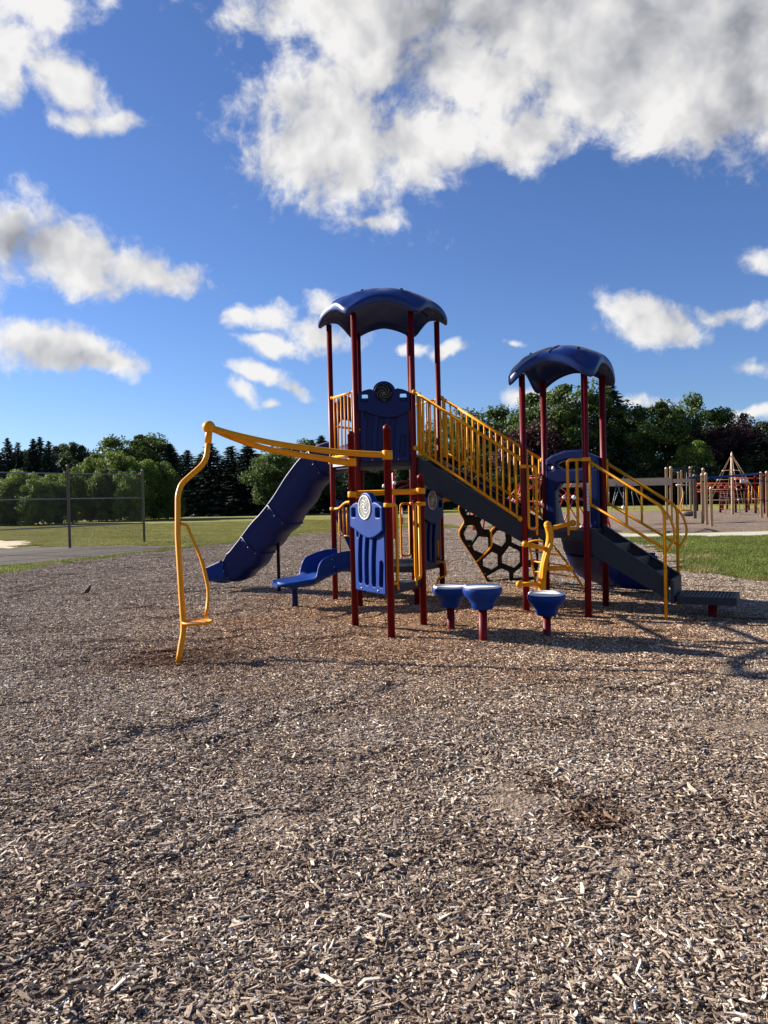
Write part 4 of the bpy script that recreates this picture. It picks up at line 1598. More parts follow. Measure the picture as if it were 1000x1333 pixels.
MB().tube(smooth_path([HP(*p) for p in LEFT], 4), 0.021, 10).build('edge_tube', 'yellow', hc)
MB().tube(bend_path([HP(*p) - Vector((0, 0.05, 0)) for p in ((480, 200), (476, 420), (415, 490), (425, 660), (400, 710), (245, 858))], 0.05), 0.019, 10).build('edge_tube', 'yellow', hc)
MB().tube([HP(385, 1128), HP(985, 1072)], 0.021, 10).build('edge_tube', 'yellow', hc)
for p in ((100, 110), (100, 420), (150, 665), (345, 1010)):
    MB().ball(HP(*p) - Vector((0, 0.03, 0)), 0.02, 8, 5).build('bolt', 'steel', hc)
MB().tube([V3(P5, 1.60), HP(110, 75)], [0.04, 0.022], 10).build('link_bar', 'yellow', hc)
fa, fb = G(698, 758), G(766, 769)
ta, tb = AT(689, 706, 13.2), AT(721, 711, 13.0)
lad = MB().tube(smooth_path([fa - Vector((0, 0, .1)), fa.lerp(ta, 0.45) + Vector((-0.02, 0, 0.05)), ta], 6), 0.02, 10).tube(smooth_path([fb - Vector((0, 0, .1)), fb.lerp(tb, 0.5), tb], 6), 0.02, 10).build('arch_ladder', 'yellow', PS)
MB().tube(smooth_path([ta, ta.lerp(tb, 0.3) + Vector((0, 0, 0.05)), ta.lerp(tb, 0.7) + Vector((0, 0, 0.04)), tb], 5), 0.02, 10).build('rung', 'yellow', lad)
for t in (0.3, 0.55, 0.8):
    MB().tube([fa.lerp(ta, t), fb.lerp(tb, t)], 0.014, 8).build('rung', 'yellow', lad)

# warning stickers on the front right post of the small tower
for i in range(4):
    z = AT(768, 633 + i * 9.2, FR[1]).z
    mb = MB()
    n = 7
    vs = []
    for zz in (z - 0.043, z + 0.043):
        for k in range(n):
            a = radians(-95 + 75 * k / (n - 1))
            vs.append(Vector((FR[0] + (PR + 0.0015) * cos(a), FR[1] + (PR + 0.0015) * sin(a), zz)))
    mb.add(vs, [(k, k + 1, n + k + 1, n + k) for k in range(n - 1)], True)
    st = mb.build('warning_sticker', 'sticker', PS)
    mb = MB()
    for j in range(3):
        vs = []
        zz0 = z - 0.022 + j * 0.02
        for zz in (zz0 - 0.003, zz0 + 0.003):
            for k in range(n - 2):
                a = radians(-88 + 58 * k / (n - 3))
                vs.append(Vector((FR[0] + (PR + 0.003) * cos(a), FR[1] + (PR + 0.003) * sin(a), zz)))
        m_ = n - 2
        mb.add(vs, [(k, k + 1, m_ + k + 1, m_ + k) for k in range(m_ - 1)], True)
    mb.build('print_lines', 'dark_grey', st)


# ------------------------------------------------------------------ stepping pods
def pod(px, py, ztop, label):
    p = G(px, py)
    t = thing('stepping_pod', (p.x, p.y, 0), label, 'pod', 'stepping pods')
    h = ztop
    MB().lathe([(0.048, -0.3), (0.048, h - 0.25)], 16, (p.x, p.y, 0)).build('post', 'red', t)
    prof = [(0.05, h - 0.255), (0.108, h - 0.255), (0.120, h - 0.245), (0.130, h - 0.19), (0.158, h - 0.145), (0.200, h - 0.10), (0.215, h - 0.07), (0.220, h - 0.042), (0.219, h - 0.022), (0.213, h - 0.014), (0.19, h - 0.014)]
    MB().lathe(prof, 32, (p.x, p.y, 0)).build('bowl', 'blue', t)
    MB().lathe([(0.19, h - 0.02), (0.206, h - 0.012), (0.207, h + 0.004), (0.200, h + 0.010), (0.186, h + 0.011), (0.182, h + 0.006), (0.03, h + 0.007)], 32, (p.x, p.y, 0)).build('top', 'white', t)
    return t


pod(587.4, 820.5, 0.545, 'blue bowl pod on red post close to the triangular deck')
pod(629.5, 838.5, 0.650, 'tallest blue bowl pod with white top, middle of three')
pod(712.5, 829.5, 0.510, 'blue bowl pod with white top before the yellow tree climber')

# ------------------------------------------------------------------ bird on the mulch
bp_ = G(113, 774)
bt = thing('bird', (bp_.x, bp_.y, 0), 'small dark bird standing on the wood chips', 'bird')
bz = float(mulch_z(bp_.x, bp_.y))
c = Vector((bp_.x, bp_.y, bz))
MB().tube(smooth_path([c + Vector((-0.10, 0, 0.035)), c + Vector((-0.05, 0, 0.055)), c + Vector((0.0, 0, 0.085)), c + Vector((0.04, 0, 0.125)), c + Vector((0.055, 0, 0.155)), c + Vector((0.072, 0, 0.17)), c + Vector((0.095, 0, 0.166))], 3),
          [0.008, 0.009, 0.011, 0.015, 0.024, 0.034, 0.042, 0.043, 0.040, 0.036, 0.031, 0.027, 0.025, 0.026, 0.025, 0.022, 0.012, 0.005, 0.002], 10).build('body', 'bird', bt)
for s in (-1, 1):
    MB().tube([c + Vector((0.01, 0.014 * s, 0.06)), c + Vector((0.006, 0.014 * s, 0.0))], 0.004, 6).build('leg', 'bird', bt)


# ------------------------------------------------------------------ chain-link fence
f1, f2 = G(91, 711), G(188, 704)
dv = (f2 - f1); dv.z = 0
f0 = f1 - dv * 1.0
fm1 = f1 - dv * 2.0
HF = 3.25
fence = thing('chain_link_fence', (f1.x, f1.y, 0), 'tall grey chain link backstop fence beside the asphalt path', 'fence')
for p in (fm1, f0, f1, f2):
    hh = HF if p is not f2 else HF - 0.13
    MB().lathe([(0.055, -0.4), (0.055, hh), (0.062, hh), (0.055, hh + 0.05), (0.01, hh + 0.075)], 12, (p.x, p.y, 0)).build('post', 'steel_d', fence)
for za, nm, rr in ((2.96, 'top_rail', 0.022), (1.93, 'middle_rail', 0.022), (0.80, 'lower_rail', 0.026)):
    for a, b in ((fm1, f0), (f0, f1), (f1, f2)):
        MB().tube([V3(a, za), V3(b, za)], rr, 8).build(nm, 'steel_d', fence)
# woven wire, one net per bay
for a, b in ((fm1, f0), (f0, f1), (f1, f2)):
    a3, b3 = V3(a, 0), V3(b, 0)
    Lf = (b3 - a3).length
    d3 = (b3 - a3).normalized()
    n3 = Vector((-d3.y, d3.x, 0))
    z0, z1 = 0.02, 2.98
    Hh = z1 - z0
    pitch = 0.075
    vs, fs = [], []
    rr = 0.0019
    for sgn in (1, -1):
        x = -Hh
        while x < Lf:
            xs, zs, xe, ze = x, z0, x + Hh, z1
            if xs < 0: zs += -xs; xs = 0
            if xe > Lf: ze -= xe - Lf; xe = Lf
            if xe - xs > 0.02:
                if sgn < 0:
                    xs, xe = Lf - xs, Lf - xe
                p, q = a3 + d3 * xs + Vector((0, 0, zs)), a3 + d3 * xe + Vector((0, 0, ze))
                off = n3 * 0.003 * sgn
                w = (q - p).normalized().cross(n3) * rr
                o = len(vs)
                vs += [p + off + w, p + off - w, p + off + n3 * rr * sgn * 1.6, q + off + w, q + off - w, q + off + n3 * rr * sgn * 1.6]
                fs += [(o, o + 1, o + 4, o + 3), (o + 1, o + 2, o + 5, o + 4), (o + 2, o, o + 3, o + 5)]
            x += pitch
    tag(MB().add(vs, fs, False).build('wire_mesh', 'dark_grey', fence), kind='stuff')


# ------------------------------------------------------------------ trees
def quads_mesh(name, C, U, W, tint, material):
    """leaf-sized diamonds: centres C, half axes U and W"""
    n = len(C)
    V = np.empty((n, 4, 3), np.float32)
    V[:, 0] = C - U; V[:, 1] = C + W * 0.8 - U * 0.1; V[:, 2] = C + U; V[:, 3] = C - W * 0.8 + U * 0.1
    me = bpy.data.meshes.new(name)
    me.vertices.add(n * 4)
    me.vertices.foreach_set('co', V.ravel())
    me.loops.add(n * 4)
    me.loops.foreach_set('vertex_index', np.arange(n * 4, dtype=np.int32))
    me.polygons.add(n)
    me.polygons.foreach_set('loop_start', np.arange(n, dtype=np.int32) * 4)
    a = me.attributes.new('tint', 'FLOAT', 'FACE')
    a.data.foreach_set('value', tint.astype(np.float32))
    me.materials.append(M[material])
    me.update(calc_edges=True)
    me.validate()
    return me


def rand_dirs(r, n):
    v = r.normal(size=(n, 3))
    return v / np.linalg.norm(v, axis=1, keepdims=True)


def leaf_quads(r, C, size, outward, up_bias=0.35):
    n = len(C)
    nrm = outward * 0.7 + rand_dirs(r, n) * 0.9 + np.array([0, 0, up_bias])
    nrm /= np.linalg.norm(nrm, axis=1, keepdims=True)
    ref = rand_dirs(r, n)
    U = np.cross(nrm, ref)
    U /= np.linalg.norm(U, axis=1, keepdims=True) + 1e-9
    W = np.cross(nrm, U)
    s = (size * (0.6 + 0.8 * r.random(n)))[:, None]
    return U * s * 0.62, W * s * 0.5


def limb(mb, pts, r0, r1, n=7):
    pts = smooth_path(pts, 4)
    N = len(pts)
    mb.tube(pts, [r0 + (r1 - r0) * i / (N - 1) for i in range(N)], n)


def make_deciduous(seed, H, Wd, material, clumps=46, leaves=190, low=0.10, size=0.20, taper=0.0, dome=False):
    """unit tree of height H and crown width Wd"""
    r = np.random.default_rng(seed)
    C, O, T = [], [], []
    mb = MB()
    limb(mb, [(0, 0, -0.3), (0.05, 0, H * 0.2), (-0.05, 0.08, H * 0.5), (0.04, 0, H * 0.86)], H * 0.028, H * 0.006, 9)
    cz = H * (0.5 + low * 0.5)
    rz = H * (0.5 - low * 0.5)
    for i in range(clumps):
        dd = rand_dirs(r, 1)[0]
        q = 0.60 + 0.40 * r.random() ** 0.6 if i > clumps * 0.2 else 0.45 * r.random()
        q *= 0.80 + 0.45 * (0.5 + 0.5 * mnoise.noise(Vector(dd) * 1.9 + Vector((seed * 3.7, seed, 0))))
        shape = 1.0 - taper * max(0, dd[2] * q)
        c = np.array([dd[0] * Wd * 0.5 * q * shape, dd[1] * Wd * 0.5 * q * shape, cz + dd[2] * rz * q * 0.92])
        if dome:
            e_ = abs(dd[2]) * q
            wdt = sqrt(max(0.0, 1 - (e_ * 0.93) ** 2))
            a_ = r.random() * 2 * pi
            rq = sqrt(r.random()) * wdt
            c = np.array([cos(a_) * rq * Wd * 0.46, sin(a_) * rq * Wd * 0.46, H * (0.06 + 0.86 * (r.random() if i % 2 else 1) * wdt * sqrt(max(0.0, 1 - rq * rq * 0.8)) * (0.66 + 0.42 * r.random()))])
        cr = Wd * (0.06 + 0.11 * r.random())
        if i % 3 == 0:
            z0 = max(H * 0.18, c[2] * 0.6)
            limb(mb, [(0, 0, z0), (c[0] * 0.5, c[1] * 0.5, (z0 + c[2]) * 0.52), tuple(c)], H * 0.010, H * 0.002, 5)
        m = int(leaves * (0.6 + 0.8 * r.random()))
        dl = rand_dirs(r, m)
        rad = cr * (0.35 + 0.75 * r.random(m) ** 0.5)
        pts = c + dl * rad[:, None] * np.array([1.15, 1.15, 0.75])
        C.append(pts); O.append(dl)
        base = 0.18 + 0.58 * r.random()
        T.append(np.clip(base + 0.18 * r.normal(size=m) + 0.10 * dl[:, 2], 0, 1))
    C = np.concatenate(C); O = np.concatenate(O); T = np.concatenate(T)
    k = C[:, 2] > H * 0.02
    C, O, T = C[k], O[k], T[k]
    U, W = leaf_quads(r, C, np.full(len(C), size), O)
    crown = quads_mesh('crown', C, U, W, T, material)
    tk = mb.mesh('trunk'); tk.materials.append(M['bark'])
    return crown, tk


def make_spruce(seed, H, Wd, material='needle', dens=1.0, size=0.34):
    r = np.random.default_rng(seed)
    C, U, W, T = [], [], [], []
    mb = MB()
    mb.tube([(0, 0, -0.3), (0, 0, H * 0.5), (0, 0, H * 0.99)], [H * 0.016, H * 0.010, 0.01], 7)
    z = H * 0.05
    tier = 0
    while z < H * 0.985:
        f = 1 - z / H
        Lb = Wd * 0.5 * (f ** 0.85) * (0.82 + 0.3 * r.random()) + 0.12
        nb = max(5, int(13 * f + 5))
        a0 = r.random() * 6.28
        for b in range(nb):
            a = a0 + b * 2 * pi / nb + r.normal() * 0.12
            L = Lb * (0.72 + 0.42 * r.random())
            droop = 0.25 + 0.15 * r.random() - 0.35 * (1 - f)
            if tier % 3 == 0 and b % 3 == 0:
                mb.tube([(0, 0, z), (cos(a) * L * 0.9, sin(a) * L * 0.9, z - droop * L * 0.7)], [0.03, 0.008], 4)
            m = max(4, int(L * 9 * dens))
            t = r.random(m) ** 0.75
            sp_ = 0.22 * (1 - t * 0.7) * L
            px = cos(a) * L * t + r.normal(size=m) * sp_ * 0.45 * -sin(a)
            py = sin(a) * L * t + r.normal(size=m) * sp_ * 0.45 * cos(a)
            pz = z - droop * L * t ** 1.5 + 0.10 * L * t ** 3 + r.normal(size=m) * 0.06
            c = np.stack([px, py, pz], 1)
            out = np.stack([np.full(m, cos(a)), np.full(m, sin(a)), -droop * np.ones(m) * 1.0], 1) + r.normal(size=(m, 3)) * 0.35
            out /= np.linalg.norm(out, axis=1, keepdims=True)
            side = np.cross(out, np.array([0, 0, 1.0]) + r.normal(size=(m, 3)) * 0.5)
            side /= np.linalg.norm(side, axis=1, keepdims=True) + 1e-9
            s = (size * (0.6 + 0.7 * r.random(m)))[:, None]
            C.append(c); U.append(out * s * 0.75); W.append(side * s * 0.34)
            T.append(np.clip(0.25 + 0.5 * t + 0.15 * r.normal(size=m), 0, 1))
        z += H * 0.026 * (0.8 + 0.4 * r.random()) * (0.55 + 0.75 * f)
        tier += 1
    crown = quads_mesh('crown', np.concatenate(C), np.concatenate(U), np.concatenate(W), np.concatenate(T), material)
    tk = mb.mesh('trunk'); tk.materials.append(M['bark'])
    return crown, tk


LIB = {
    'oak_a': make_deciduous(1, 12, 9, 'leaf_green', 95, 300, size=0.24), 'oak_b': make_deciduous(2, 12, 8.5, 'leaf_green', 88, 300, 0.10, 0.24), 'oak_d': make_deciduous(3, 12, 8.5, 'leaf_dark', 95, 300, 0.06, 0.25),
    'oak_e': make_deciduous(9, 12, 8, 'leaf_dark', 90, 280, 0.04, 0.25, taper=0.35),
    'hedge': make_deciduous(4, 8, 9, 'leaf_light', 110, 260, 0.0, 0.21, dome=True), 'bush': make_deciduous(5, 4.5, 5.4, 'leaf_light', 80, 260, 0.0, 0.15, dome=True), 'bush_d': make_deciduous(6, 5, 6, 'leaf_dark', 80, 240, 0.0, 0.19, dome=True),
    'maple': make_deciduous(7, 8, 7, 'leaf_maroon', 90, 280, 0.02, 0.19), 'scrub': make_deciduous(8, 3, 5, 'leaf_green', 60, 200, 0.0, 0.15, dome=True),
    'spruce_a': make_spruce(11, 12, 6.2, dens=1.7), 'spruce_b': make_spruce(12, 12, 5.2, dens=1.8), 'spruce_c': make_spruce(13, 12, 7.2, dens=1.6),
}
DIM = {'oak_a': (12, 9), 'oak_b': (12, 8.5), 'oak_d': (12, 8.5), 'oak_e': (12, 8), 'hedge': (8, 9), 'bush': (4.5, 5.4), 'bush_d': (5, 6), 'maple': (8, 7), 'scrub': (3, 5), 'spruce_a': (12, 6.2), 'spruce_b': (12, 5.2), 'spruce_c': (12, 7.2)}
TREE_INFO = {
    'oak_a': ('leafy_tree', 'tree'), 'oak_b': ('leafy_tree', 'tree'), 'oak_d': ('dark_leafy_tree', 'tree'), 'oak_e': ('dark_leafy_tree', 'tree'), 'hedge': ('tall_shrub', 'shrub'), 'bush': ('round_shrub', 'shrub'), 'bush_d': ('dark_shrub', 'shrub'),
    'maple': ('maroon_tree', 'tree'), 'scrub': ('low_shrub', 'shrub'), 'spruce_a': ('spruce_tree', 'tree'), 'spruce_b': ('spruce_tree', 'tree'), 'spruce_c': ('spruce_tree', 'tree')}
tree_n = [0]


def tree(kind, px, top, wpx, D, label, group=None, hscale=1.0):
    if px > 430 and D < 95:
        D *= 1.5
    p = AT(px, 640, D)
    x = p.x
    H = AT(px, top, D).z + 0.1
    Wd = wpx / F * D
    h0, w0 = DIM[kind]
    nm, cat = TREE_INFO[kind]
    t = thing(nm, (x, D, -0.1), label, cat, group)
    cr, tk = LIB[kind]
    for n_, me in (('crown', cr), ('trunk', tk)):
        o = bpy.data.objects.new(n_, me)
        col.objects.link(o)
        o.parent = t
    tree_n[0] += 1
    t.rotation_euler = (0, 0, tree_n[0] * 2.399)
    kx = 1.9 if 'spruce' in kind else 1.08
    t.scale = (Wd / w0 * kx, Wd / w0 * kx, H / h0)
    return t


SP = 'dark spruce standing in the row at the far edge of the field'
for (px, top, w, D) in ((222, 577, 44, 104), (245, 584, 44, 100), (275, 576, 52, 98), (302, 579, 50, 97), (324, 577, 54, 96), (262, 590, 40, 108), (340, 590, 44, 104)):
    tree('spruce_' + random.choice('abc'), px, top, w, D, SP, 'field edge spruces')
SP2 = 'distant spruce top showing above the shrubs behind the fence'
for (px, top, w, D) in ((12, 569, 30, 130), (25, 574, 26, 132), (45, 570, 28, 128), (54, 568, 26, 131), (65, 573, 30, 127), (-10, 580, 34, 130), (0, 588, 30, 128), (-30, 575, 34, 132)):
    tree('spruce_' + random.choice('ab'), px, top, w, D, SP2, 'distant spruces behind the fence')
FD = 'distant rounded dark tree beyond the fence'
for (px, top, w, D) in ((82, 575, 46, 135), (103, 574, 42, 133), (35, 582, 40, 140), (118, 586, 34, 135), (-50, 585, 60, 138)):
    tree('oak_d', px, top, w, D, FD, 'distant round trees behind the fence')
tree('oak_a', 178, 557, 92, 106, 'tallest broad green tree rising behind the fence end')
tree('oak_d', 206, 566, 52, 110, 'dark green tree between the broad tree and the spruces')
TH = 'light green tall shrub in the thicket behind the fence'
for (px, top, w, D) in ((98, 606, 44, 80), (116, 594, 54, 82), (138, 600, 44, 79), (156, 586, 60, 84), (184, 596, 58, 83), (170, 606, 44, 78), (205, 592, 50, 86), (218, 604, 40, 84)):
    tree('hedge' if px % 4 else 'bush', px, top, w, D, TH, 'tall shrub thicket behind the fence')
RS = 'rounded light green shrub seen through the chain link fence'
for (px, top, w, D) in ((30, 609, 52, 72), (62, 615, 56, 74), (12, 622, 44, 71), (48, 622, 46, 70), (80, 622, 36, 72), (-8, 618, 50, 75), (-60, 616, 60, 74)):
    tree('bush', px, top, w, D, RS, 'rounded shrubs behind the fence')
MT = 'mid green tree at the field edge beyond the tall slide'
for (px, top, w, D) in ((368, 580, 76, 92), (398, 574, 70, 94), (352, 592, 40, 90)):
    tree('oak_b', px, top, w, D, MT, 'trees beyond the tall slide')
tree('spruce_b', 420, 566, 42, 99, 'pointed spruce beside the left tall post of the tower')
tree('spruce_b', 408, 572, 36, 101, 'spruce tip between the leafy trees beyond the slide')
BT_ = 'dark tree seen beneath the upper deck of the tower'
for (px, top, w, D) in ((445, 588, 74, 90), (485, 592, 74, 88), (520, 590, 74, 90), (560, 586, 76, 88), (590, 572, 70, 90)):
    tree('oak_d', px, top, w, D, BT_, 'trees seen beneath the tower deck')
tree('oak_a', 640, 523, 118, 86, 'broad green tree above the long yellow stair rail')
tree('oak_b', 588, 545, 80, 92, 'green tree crown behind the upper end of the stair rail')
tree('bush', 688, 580, 50, 78, 'light green shrub between the tower posts by the maroon tree')
tree('maple', 692, 548, 92, 74, 'maroon leaved tree behind the small tower')
tree('oak_a', 738, 488, 118, 78, 'tallest green tree behind the small tower roof')
tree('spruce_c', 794, 493, 78, 82, 'tall dark conifer right behind the small tower roof')
tree('oak_d', 770, 572, 90, 74, 'dark low tree behind the right post of the small tower')
tree('oak_a', 850, 512, 92, 76, 'dense round dark tree between the conifer and the lighter trees')
tree('spruce_c', 812, 585, 70, 72, 'dark low conifer at the foot of the dense round tree')
tree('oak_b', 908, 515, 84, 82, 'feathery green tree behind the second maroon tree')
tree('bush', 902, 572, 56, 70, 'light green shrub left of the second maroon tree')
tree('maple', 946, 548, 88, 74, 'maroon leaved tree behind the rope pyramid')
tree('oak_e', 966, 538, 46, 80, 'slim dark tree beside the second maroon tree')
tree('oak_d', 1010, 546, 80, 76, 'dark green tree right of the second maroon tree')
tree('spruce_c', 990, 568, 74, 70, 'bluish conifer at the right end of the tree belt')
tree('oak_d', 1060, 520, 100, 80, 'big dark tree beyond the right end of the belt')
tree('oak_b', 1120, 530, 110, 84, 'green tree past the right end of the belt')
US = 'dark undergrowth shrub along the foot of the tree belt'
for i, px in enumerate(range(430, 1120, 34)):
    tree('bush_d', px + random.uniform(-8, 8), random.uniform(600, 618) - (10 if px > 700 else 0), random.uniform(56, 74), 70 + random.uniform(-2, 6), US, 'undergrowth of the tree belt')
UL = 'low dark shrub along the far edge of the field'
for i, px in enumerate(range(212, 430, 30)):
    tree('scrub', px + random.uniform(-8, 8), random.uniform(632, 642), random.uniform(40, 56), 104 + random.uniform(-2, 6), UL, 'low shrubs at the field edge')
for i, px in enumerate(range(-60, 215, 30)):
    tree('scrub', px + random.uniform(-8, 8), random.uniform(625, 640), random.uniform(40, 56), 110 + random.uniform(-2, 6), 'low shrub in the gloom under the distant trees', 'low shrubs under the distant trees')


# ------------------------------------------------------------------ the second playground behind
def tan_post(parent, px, py, top, r=0.075, material='tan'):
    p = G(px, py)
    h = AT(px, top, p.y).z
    MB().lathe([(r, -0.3), (r, h - 0.08), (r * 1.08, h - 0.08), (r * 1.08, h - 0.02), (r * 0.7, h + 0.03), (0.01, h + 0.045)], 12, (p.x, p.y, 0)).build('post', material, parent)
    return p, h


sw = thing('swing_frame', tuple(G(873, 679)), 'tan swing frame with a thick horizontal beam and hanging ropes', 'swing')
pa, ha = tan_post(sw, 868.5, 677, 609)
pb, hb = tan_post(sw, 874.5, 680, 608)
bz = AT(872, 626.5, pb.y).z
lft = AT(715, 628.5, pb.y)
bx_ = MB().box(((lft.x + pb.x) / 2, pb.y + 0.02, bz), (pb.x - lft.x, 0.22, 0.40)).build('beam', 'tan', sw)
MB().box((pb.x + 0.55, pb.y + 0.02, bz + 0.02), (0.95, 0.18, 0.20)).build('beam_stub', 'tan', sw)
for (x0, y0, x1, y1) in ((803, 630, 795, 668), (808, 630, 797, 662), (803, 630, 818, 664), (812, 632, 812, 665), (821, 630, 826, 664), (823, 630, 838, 664), (800, 620, 803, 630), (814, 619, 806, 630), (793, 630, 793, 662)):
    MB().tube([AT(x0, y0, pb.y - 0.15), AT(x1, y1, pb.y - 0.2)], 0.014, 5).build('rope', 'steel', sw)
q = AT(810, 660.5, pb.y - 0.2)
MB().tube([q - Vector((0.30, 0, 0)), q - Vector((0.1, 0, 0.07)), q + Vector((0.12, 0, -0.07)), q + Vector((0.30, 0, 0.02))], 0.035, 8).build('seat', 'black', sw)
MB().ball(q + Vector((0.05, -0.05, 0.0)), 0.10, 10, 7).build('seat_hub', 'white', sw)
lp_ = G(716, 682)
MB().lathe([(0.075, -0.3), (0.075, bz + 0.3)], 12, (lft.x, pb.y + 0.03, 0)).build('post', 'tan', sw)

cf = thing('climbing_frame', tuple(G(900, 676)), 'climbing frame of tan posts with blue overhead bars and a round platform', 'climbing frame')
tops = []
for (px, py, tp_, m) in ((884, 668, 614, 'tan'), (888, 668, 613, 'tan'), (899.5, 672, 608, 'tan'), (905, 675, 618, 'dark_grey'), (915, 681, 617, 'tan'), (920, 683, 616, 'tan'), (926.5, 685, 634.5, 'tan'), (916.5, 678, 610, 'tan')):  # shadow on the dark grey post is put into its colour
    tops.append(tan_post(cf, px, py, tp_, 0.07 if m == 'tan' else 0.10, m))
y40 = tops[4][0].y
for (x0, y0, x1, y1, r, m, D_) in ((876, 611.5, 899, 611, 0.03, 'navy', 44), (876, 613.5, 914, 615, 0.025, 'navy', 44), (894, 614, 894, 660, 0.02, 'steel_d', 44), (880, 631, 899, 631.5, 0.035, 'tan', 44),
                                 (896, 622, 916, 621.5, 0.05, 'navy', 40)):
    MB().tube([AT(x0, y0, D_), AT(x1, y1, D_)], r, 8).build('overhead_bar', m, cf)
for z_ in (0.62, 0.42):
    pass
for (px, yy) in ((915.5, 627), (920, 631), (926.5, 646), (920, 646)):
    q = AT(px, yy, y40 - 0.05)
    MB().lathe([(0.082, -0.03), (0.082, 0.03)], 12, (q.x, tops[5][0].y if px > 917 else y40, q.z)).build('band', 'navy', cf)
q = G(896, 672)
MB().lathe([(0.25, 0.02), (0.5, 0.12), (0.55, 0.28), (0.52, 0.32), (0.2, 0.33)], 20, (q.x, q.y, 0)).build('round_platform', 'dark_grey', cf)
MB().tube(smooth_path([AT(881, 632, 43) , AT(886, 633, 43), AT(889, 640, 43), AT(889, 664, 43)], 4), 0.03, 8).build('slide_pole', 'tan', cf)
MB().tube([AT(891, 640, 43), AT(884, 664, 43)], 0.03, 6).build('side_ladder', 'yellow', cf)
MB().tube([AT(886, 664, 43), AT(898, 664.5, 43)], 0.05, 6).build('side_rung', 'yellow', cf)

ob = thing('overhead_beam', tuple(G(995, 674)), 'long blue overhead beam running to a pair of tan posts', 'overhead beam')
pr1, _ = tan_post(ob, 991.5, 674, 615)
pr2, _ = tan_post(ob, 999, 674, 614)
MB().tube([AT(921, 622.5, 39.5), AT(960, 619, 43), AT(991, 616.5, pr1.y)], 0.055, 8).build('beam', 'blue', ob)
MB().tube([AT(1000, 616.5, pr2.y), AT(1060, 613, pr2.y)], 0.05, 8).build('beam', 'blue', ob)
for (px, yy, p) in ((991.5, 626, pr1), (999, 627, pr2), (991.5, 651, pr1), (999, 652, pr2)):
    MB().lathe([(0.084, -0.03), (0.084, 0.03)], 12, (p.x, p.y, AT(px, yy, p.y).z)).build('band', 'navy', ob)

rp = G(954, 670)
pyr = thing('rope_pyramid', (rp.x, rp.y, 0), 'rope pyramid climber around a tall pointed tan mast', 'rope climber')
hm = AT(953.5, 588, rp.y).z
MB().lathe([(0.085, -0.3), (0.085, hm - 0.5), (0.07, hm - 0.12), (0.02, hm)], 12, (rp.x, rp.y, 0)).build('mast', 'tan', pyr)
apex = Vector((rp.x, rp.y, hm - 0.15))
NR_ = 6
for i in range(NR_):
    a = i * 2 * pi / NR_ + 0.3
    ft = Vector((rp.x + 2.3 * cos(a), rp.y + 2.3 * sin(a), 0.0))
    MB().tube([apex, ft], 0.018, 5).build('rope', 'rope', pyr)
for k in (0.27, 0.42, 0.58, 0.75):
    ring = [apex.lerp(Vector((rp.x + 2.3 * cos(i * 2 * pi / NR_ + 0.3), rp.y + 2.3 * sin(i * 2 * pi / NR_ + 0.3), 0)), k) for i in range(NR_)]
    MB().tube(ring, 0.014, 5, closed=True).build('rope_ring', 'rope', pyr)
    for r_ in ring[::2]:
        MB().ball(r_, 0.045, 8, 5).build('rope_joint', 'white', pyr)

rs = thing('red_climber', tuple(G(960, 668)), 'red climbing structure with orange rails and looped panels behind the ropes', 'play structure')
for (px, py, tp_) in ((938, 667, 628), (958, 667, 622), (972, 667, 622), (984, 668, 620), (941, 664, 632), (975, 664, 630), (996, 668, 618), (947, 662, 634), (908, 665, 628)):
    tan_post(rs, px, py, tp_, 0.085, 'red')
for (x0, y0, x1, y1, r, D_) in ((908, 629.5, 992, 629, 0.045, 54), (955, 622.5, 992, 622.5, 0.05, 55), (908, 640, 950, 640, 0.03, 55)):
    MB().tube([AT(x0, y0, D_), AT(x1, y1, D_)], r, 8).build('rail', 'orange', rs)
for px in (910, 925, 932, 940, 948, 954, 962):
    c_ = AT(px, 634.5, 53.6)
    MB().tube([c_ + Vector((0.20 * cos(a), 0, 0.17 * sin(a))) for a in np.linspace(0, 2 * pi, 13)[:-1]], 0.035, 6, closed=True).build('loop', 'orange', rs)
for px in (975, 979, 988, 991):
    MB().tube([AT(px, 632, 54.5), AT(px, 655, 54.5)], 0.03, 6).build('bar', 'yellow', rs)
# knotted net between the red posts
for i in range(12):
    x0 = 938 + i * 4.4
    MB().tube([AT(x0, 640, 54.2), AT(x0 + random.uniform(-5, 5), 664, 53.8)], 0.012, 4).build('net_rope', 'rope', rs)
for j in range(5):
    MB().tube([AT(938, 642 + j * 5, 54), AT(964, 643 + j * 5 + random.uniform(-1.5, 1.5), 54), AT(990, 641.5 + j * 5, 54)], 0.012, 4).build('net_rope', 'rope', rs)
MB().box(AT(969, 625.5, 54.0), (0.55, 0.06, 0.28)).build('sign_panel', 'sticker', rs)

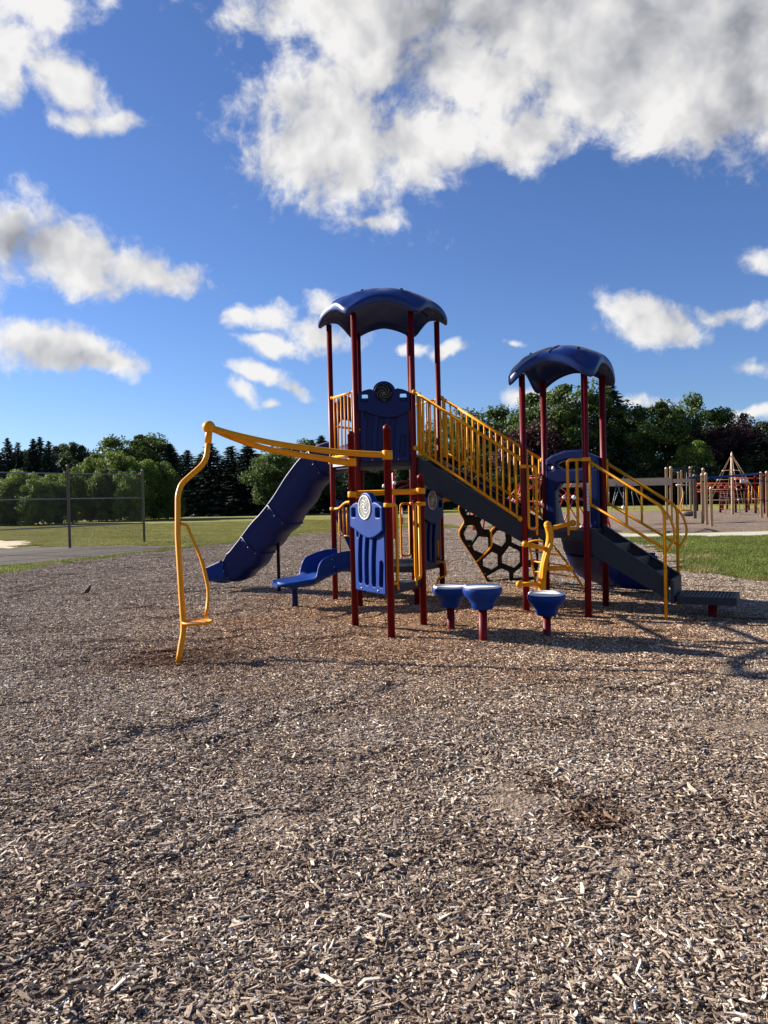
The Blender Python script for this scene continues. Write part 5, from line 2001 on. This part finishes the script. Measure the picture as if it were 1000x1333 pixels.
# red dome climber behind the small tower
dp = G(722, 690)
dome = thing('dome_climber', (dp.x, dp.y, 0), 'red pipe dome climber with pale ball joints seen through the small tower', 'dome climber')
bm = bmesh.new()
bmesh.ops.create_icosphere(bm, subdivisions=2, radius=2.55)
keep = [v for v in bm.verts if v.co.z > -0.25]
ks = set(v.index for v in keep)
bm.verts.ensure_lookup_table()
RD = Matrix.Rotation(0.5, 3, 'Z')
for e_ in bm.edges:
    a, b = e_.verts
    if a.index in ks and b.index in ks:
        pa_, pb_ = RD @ a.co, RD @ b.co
        pa_ = Vector((pa_.x, pa_.y, max(0, pa_.z * 1.12))) + dp
        pb_ = Vector((pb_.x, pb_.y, max(0, pb_.z * 1.12))) + dp
        if (pa_ - pb_).length > 0.05:
            MB().tube([pa_, pb_], 0.03, 6).build('pipe', 'redbright', dome)
for v in keep:
    q = RD @ v.co
    MB().ball(Vector((q.x, q.y, max(0.03, q.z * 1.12))) + dp, 0.10, 8, 6).build('ball_joint', 'white', dome)
bm.free()

# red arch climber glimpsed between the posts of the tall tower
ap = G(514, 702)
arc = thing('arch_climber', (ap.x, ap.y, 0), 'red post with curved arms and pale joints behind the tall tower', 'climber')
hz_ = AT(514, 616, ap.y).z
MB().lathe([(0.06, -0.2), (0.06, hz_), (0.02, hz_ + 0.05)], 10, (ap.x, ap.y, 0)).build('post', 'redbright', arc)
MB().tube(smooth_path([AT(514, 631, ap.y), AT(522, 627, ap.y), AT(533, 628, ap.y), AT(545, 636, ap.y)], 4), 0.035, 7).build('arm', 'red', arc)
MB().tube(smooth_path([AT(514, 640, ap.y), AT(522, 635, ap.y), AT(534, 632, ap.y), AT(545, 640, ap.y)], 4), 0.03, 7).build('arm', 'red', arc)
MB().tube(smooth_path([AT(514, 640, ap.y), AT(503, 633, ap.y), AT(498, 636, ap.y)], 4), 0.03, 7).build('arm', 'red', arc)
for (x, y) in ((513.5, 628.5), (500, 632.5), (524, 671)):
    MB().ball(AT(x, y, ap.y - 0.05), 0.075, 8, 6).build('joint', 'white', arc)
MB().tube([AT(524, 661, ap.y), AT(524, 682, ap.y)], 0.03, 7).build('stem', 'redbright', arc)

# blue and red seesaw behind the honeycomb climber
sp_ = G(617, 690)
see = thing('seesaw', (sp_.x, sp_.y, 0), 'seesaw with blue tilted beam and bent red handle behind the honeycomb climber', 'seesaw')
MB().box(AT(616, 661, sp_.y), (1.2, 0.16, 0.13), rot=Matrix.Rotation(-0.55, 3, 'Y')).build('beam', 'blue', see)
tube(see, 'handle', [AT(611.5, 673, sp_.y - .1), AT(612, 662, sp_.y - .1), AT(608, 656.5, sp_.y - .1), AT(605, 655, sp_.y - .1)], 0.04, 'redbright', 8, 0.12)
MB().tube([AT(616, 662, sp_.y), G(617, 691)], 0.07, 8).build('pivot', 'redbright', see)
for x in (626, 646):
    MB().tube([AT(x, 672, sp_.y), AT(x + 5, 675, sp_.y), G(x + 3, 690)], 0.05, 8).build('leg', 'redbright', see)
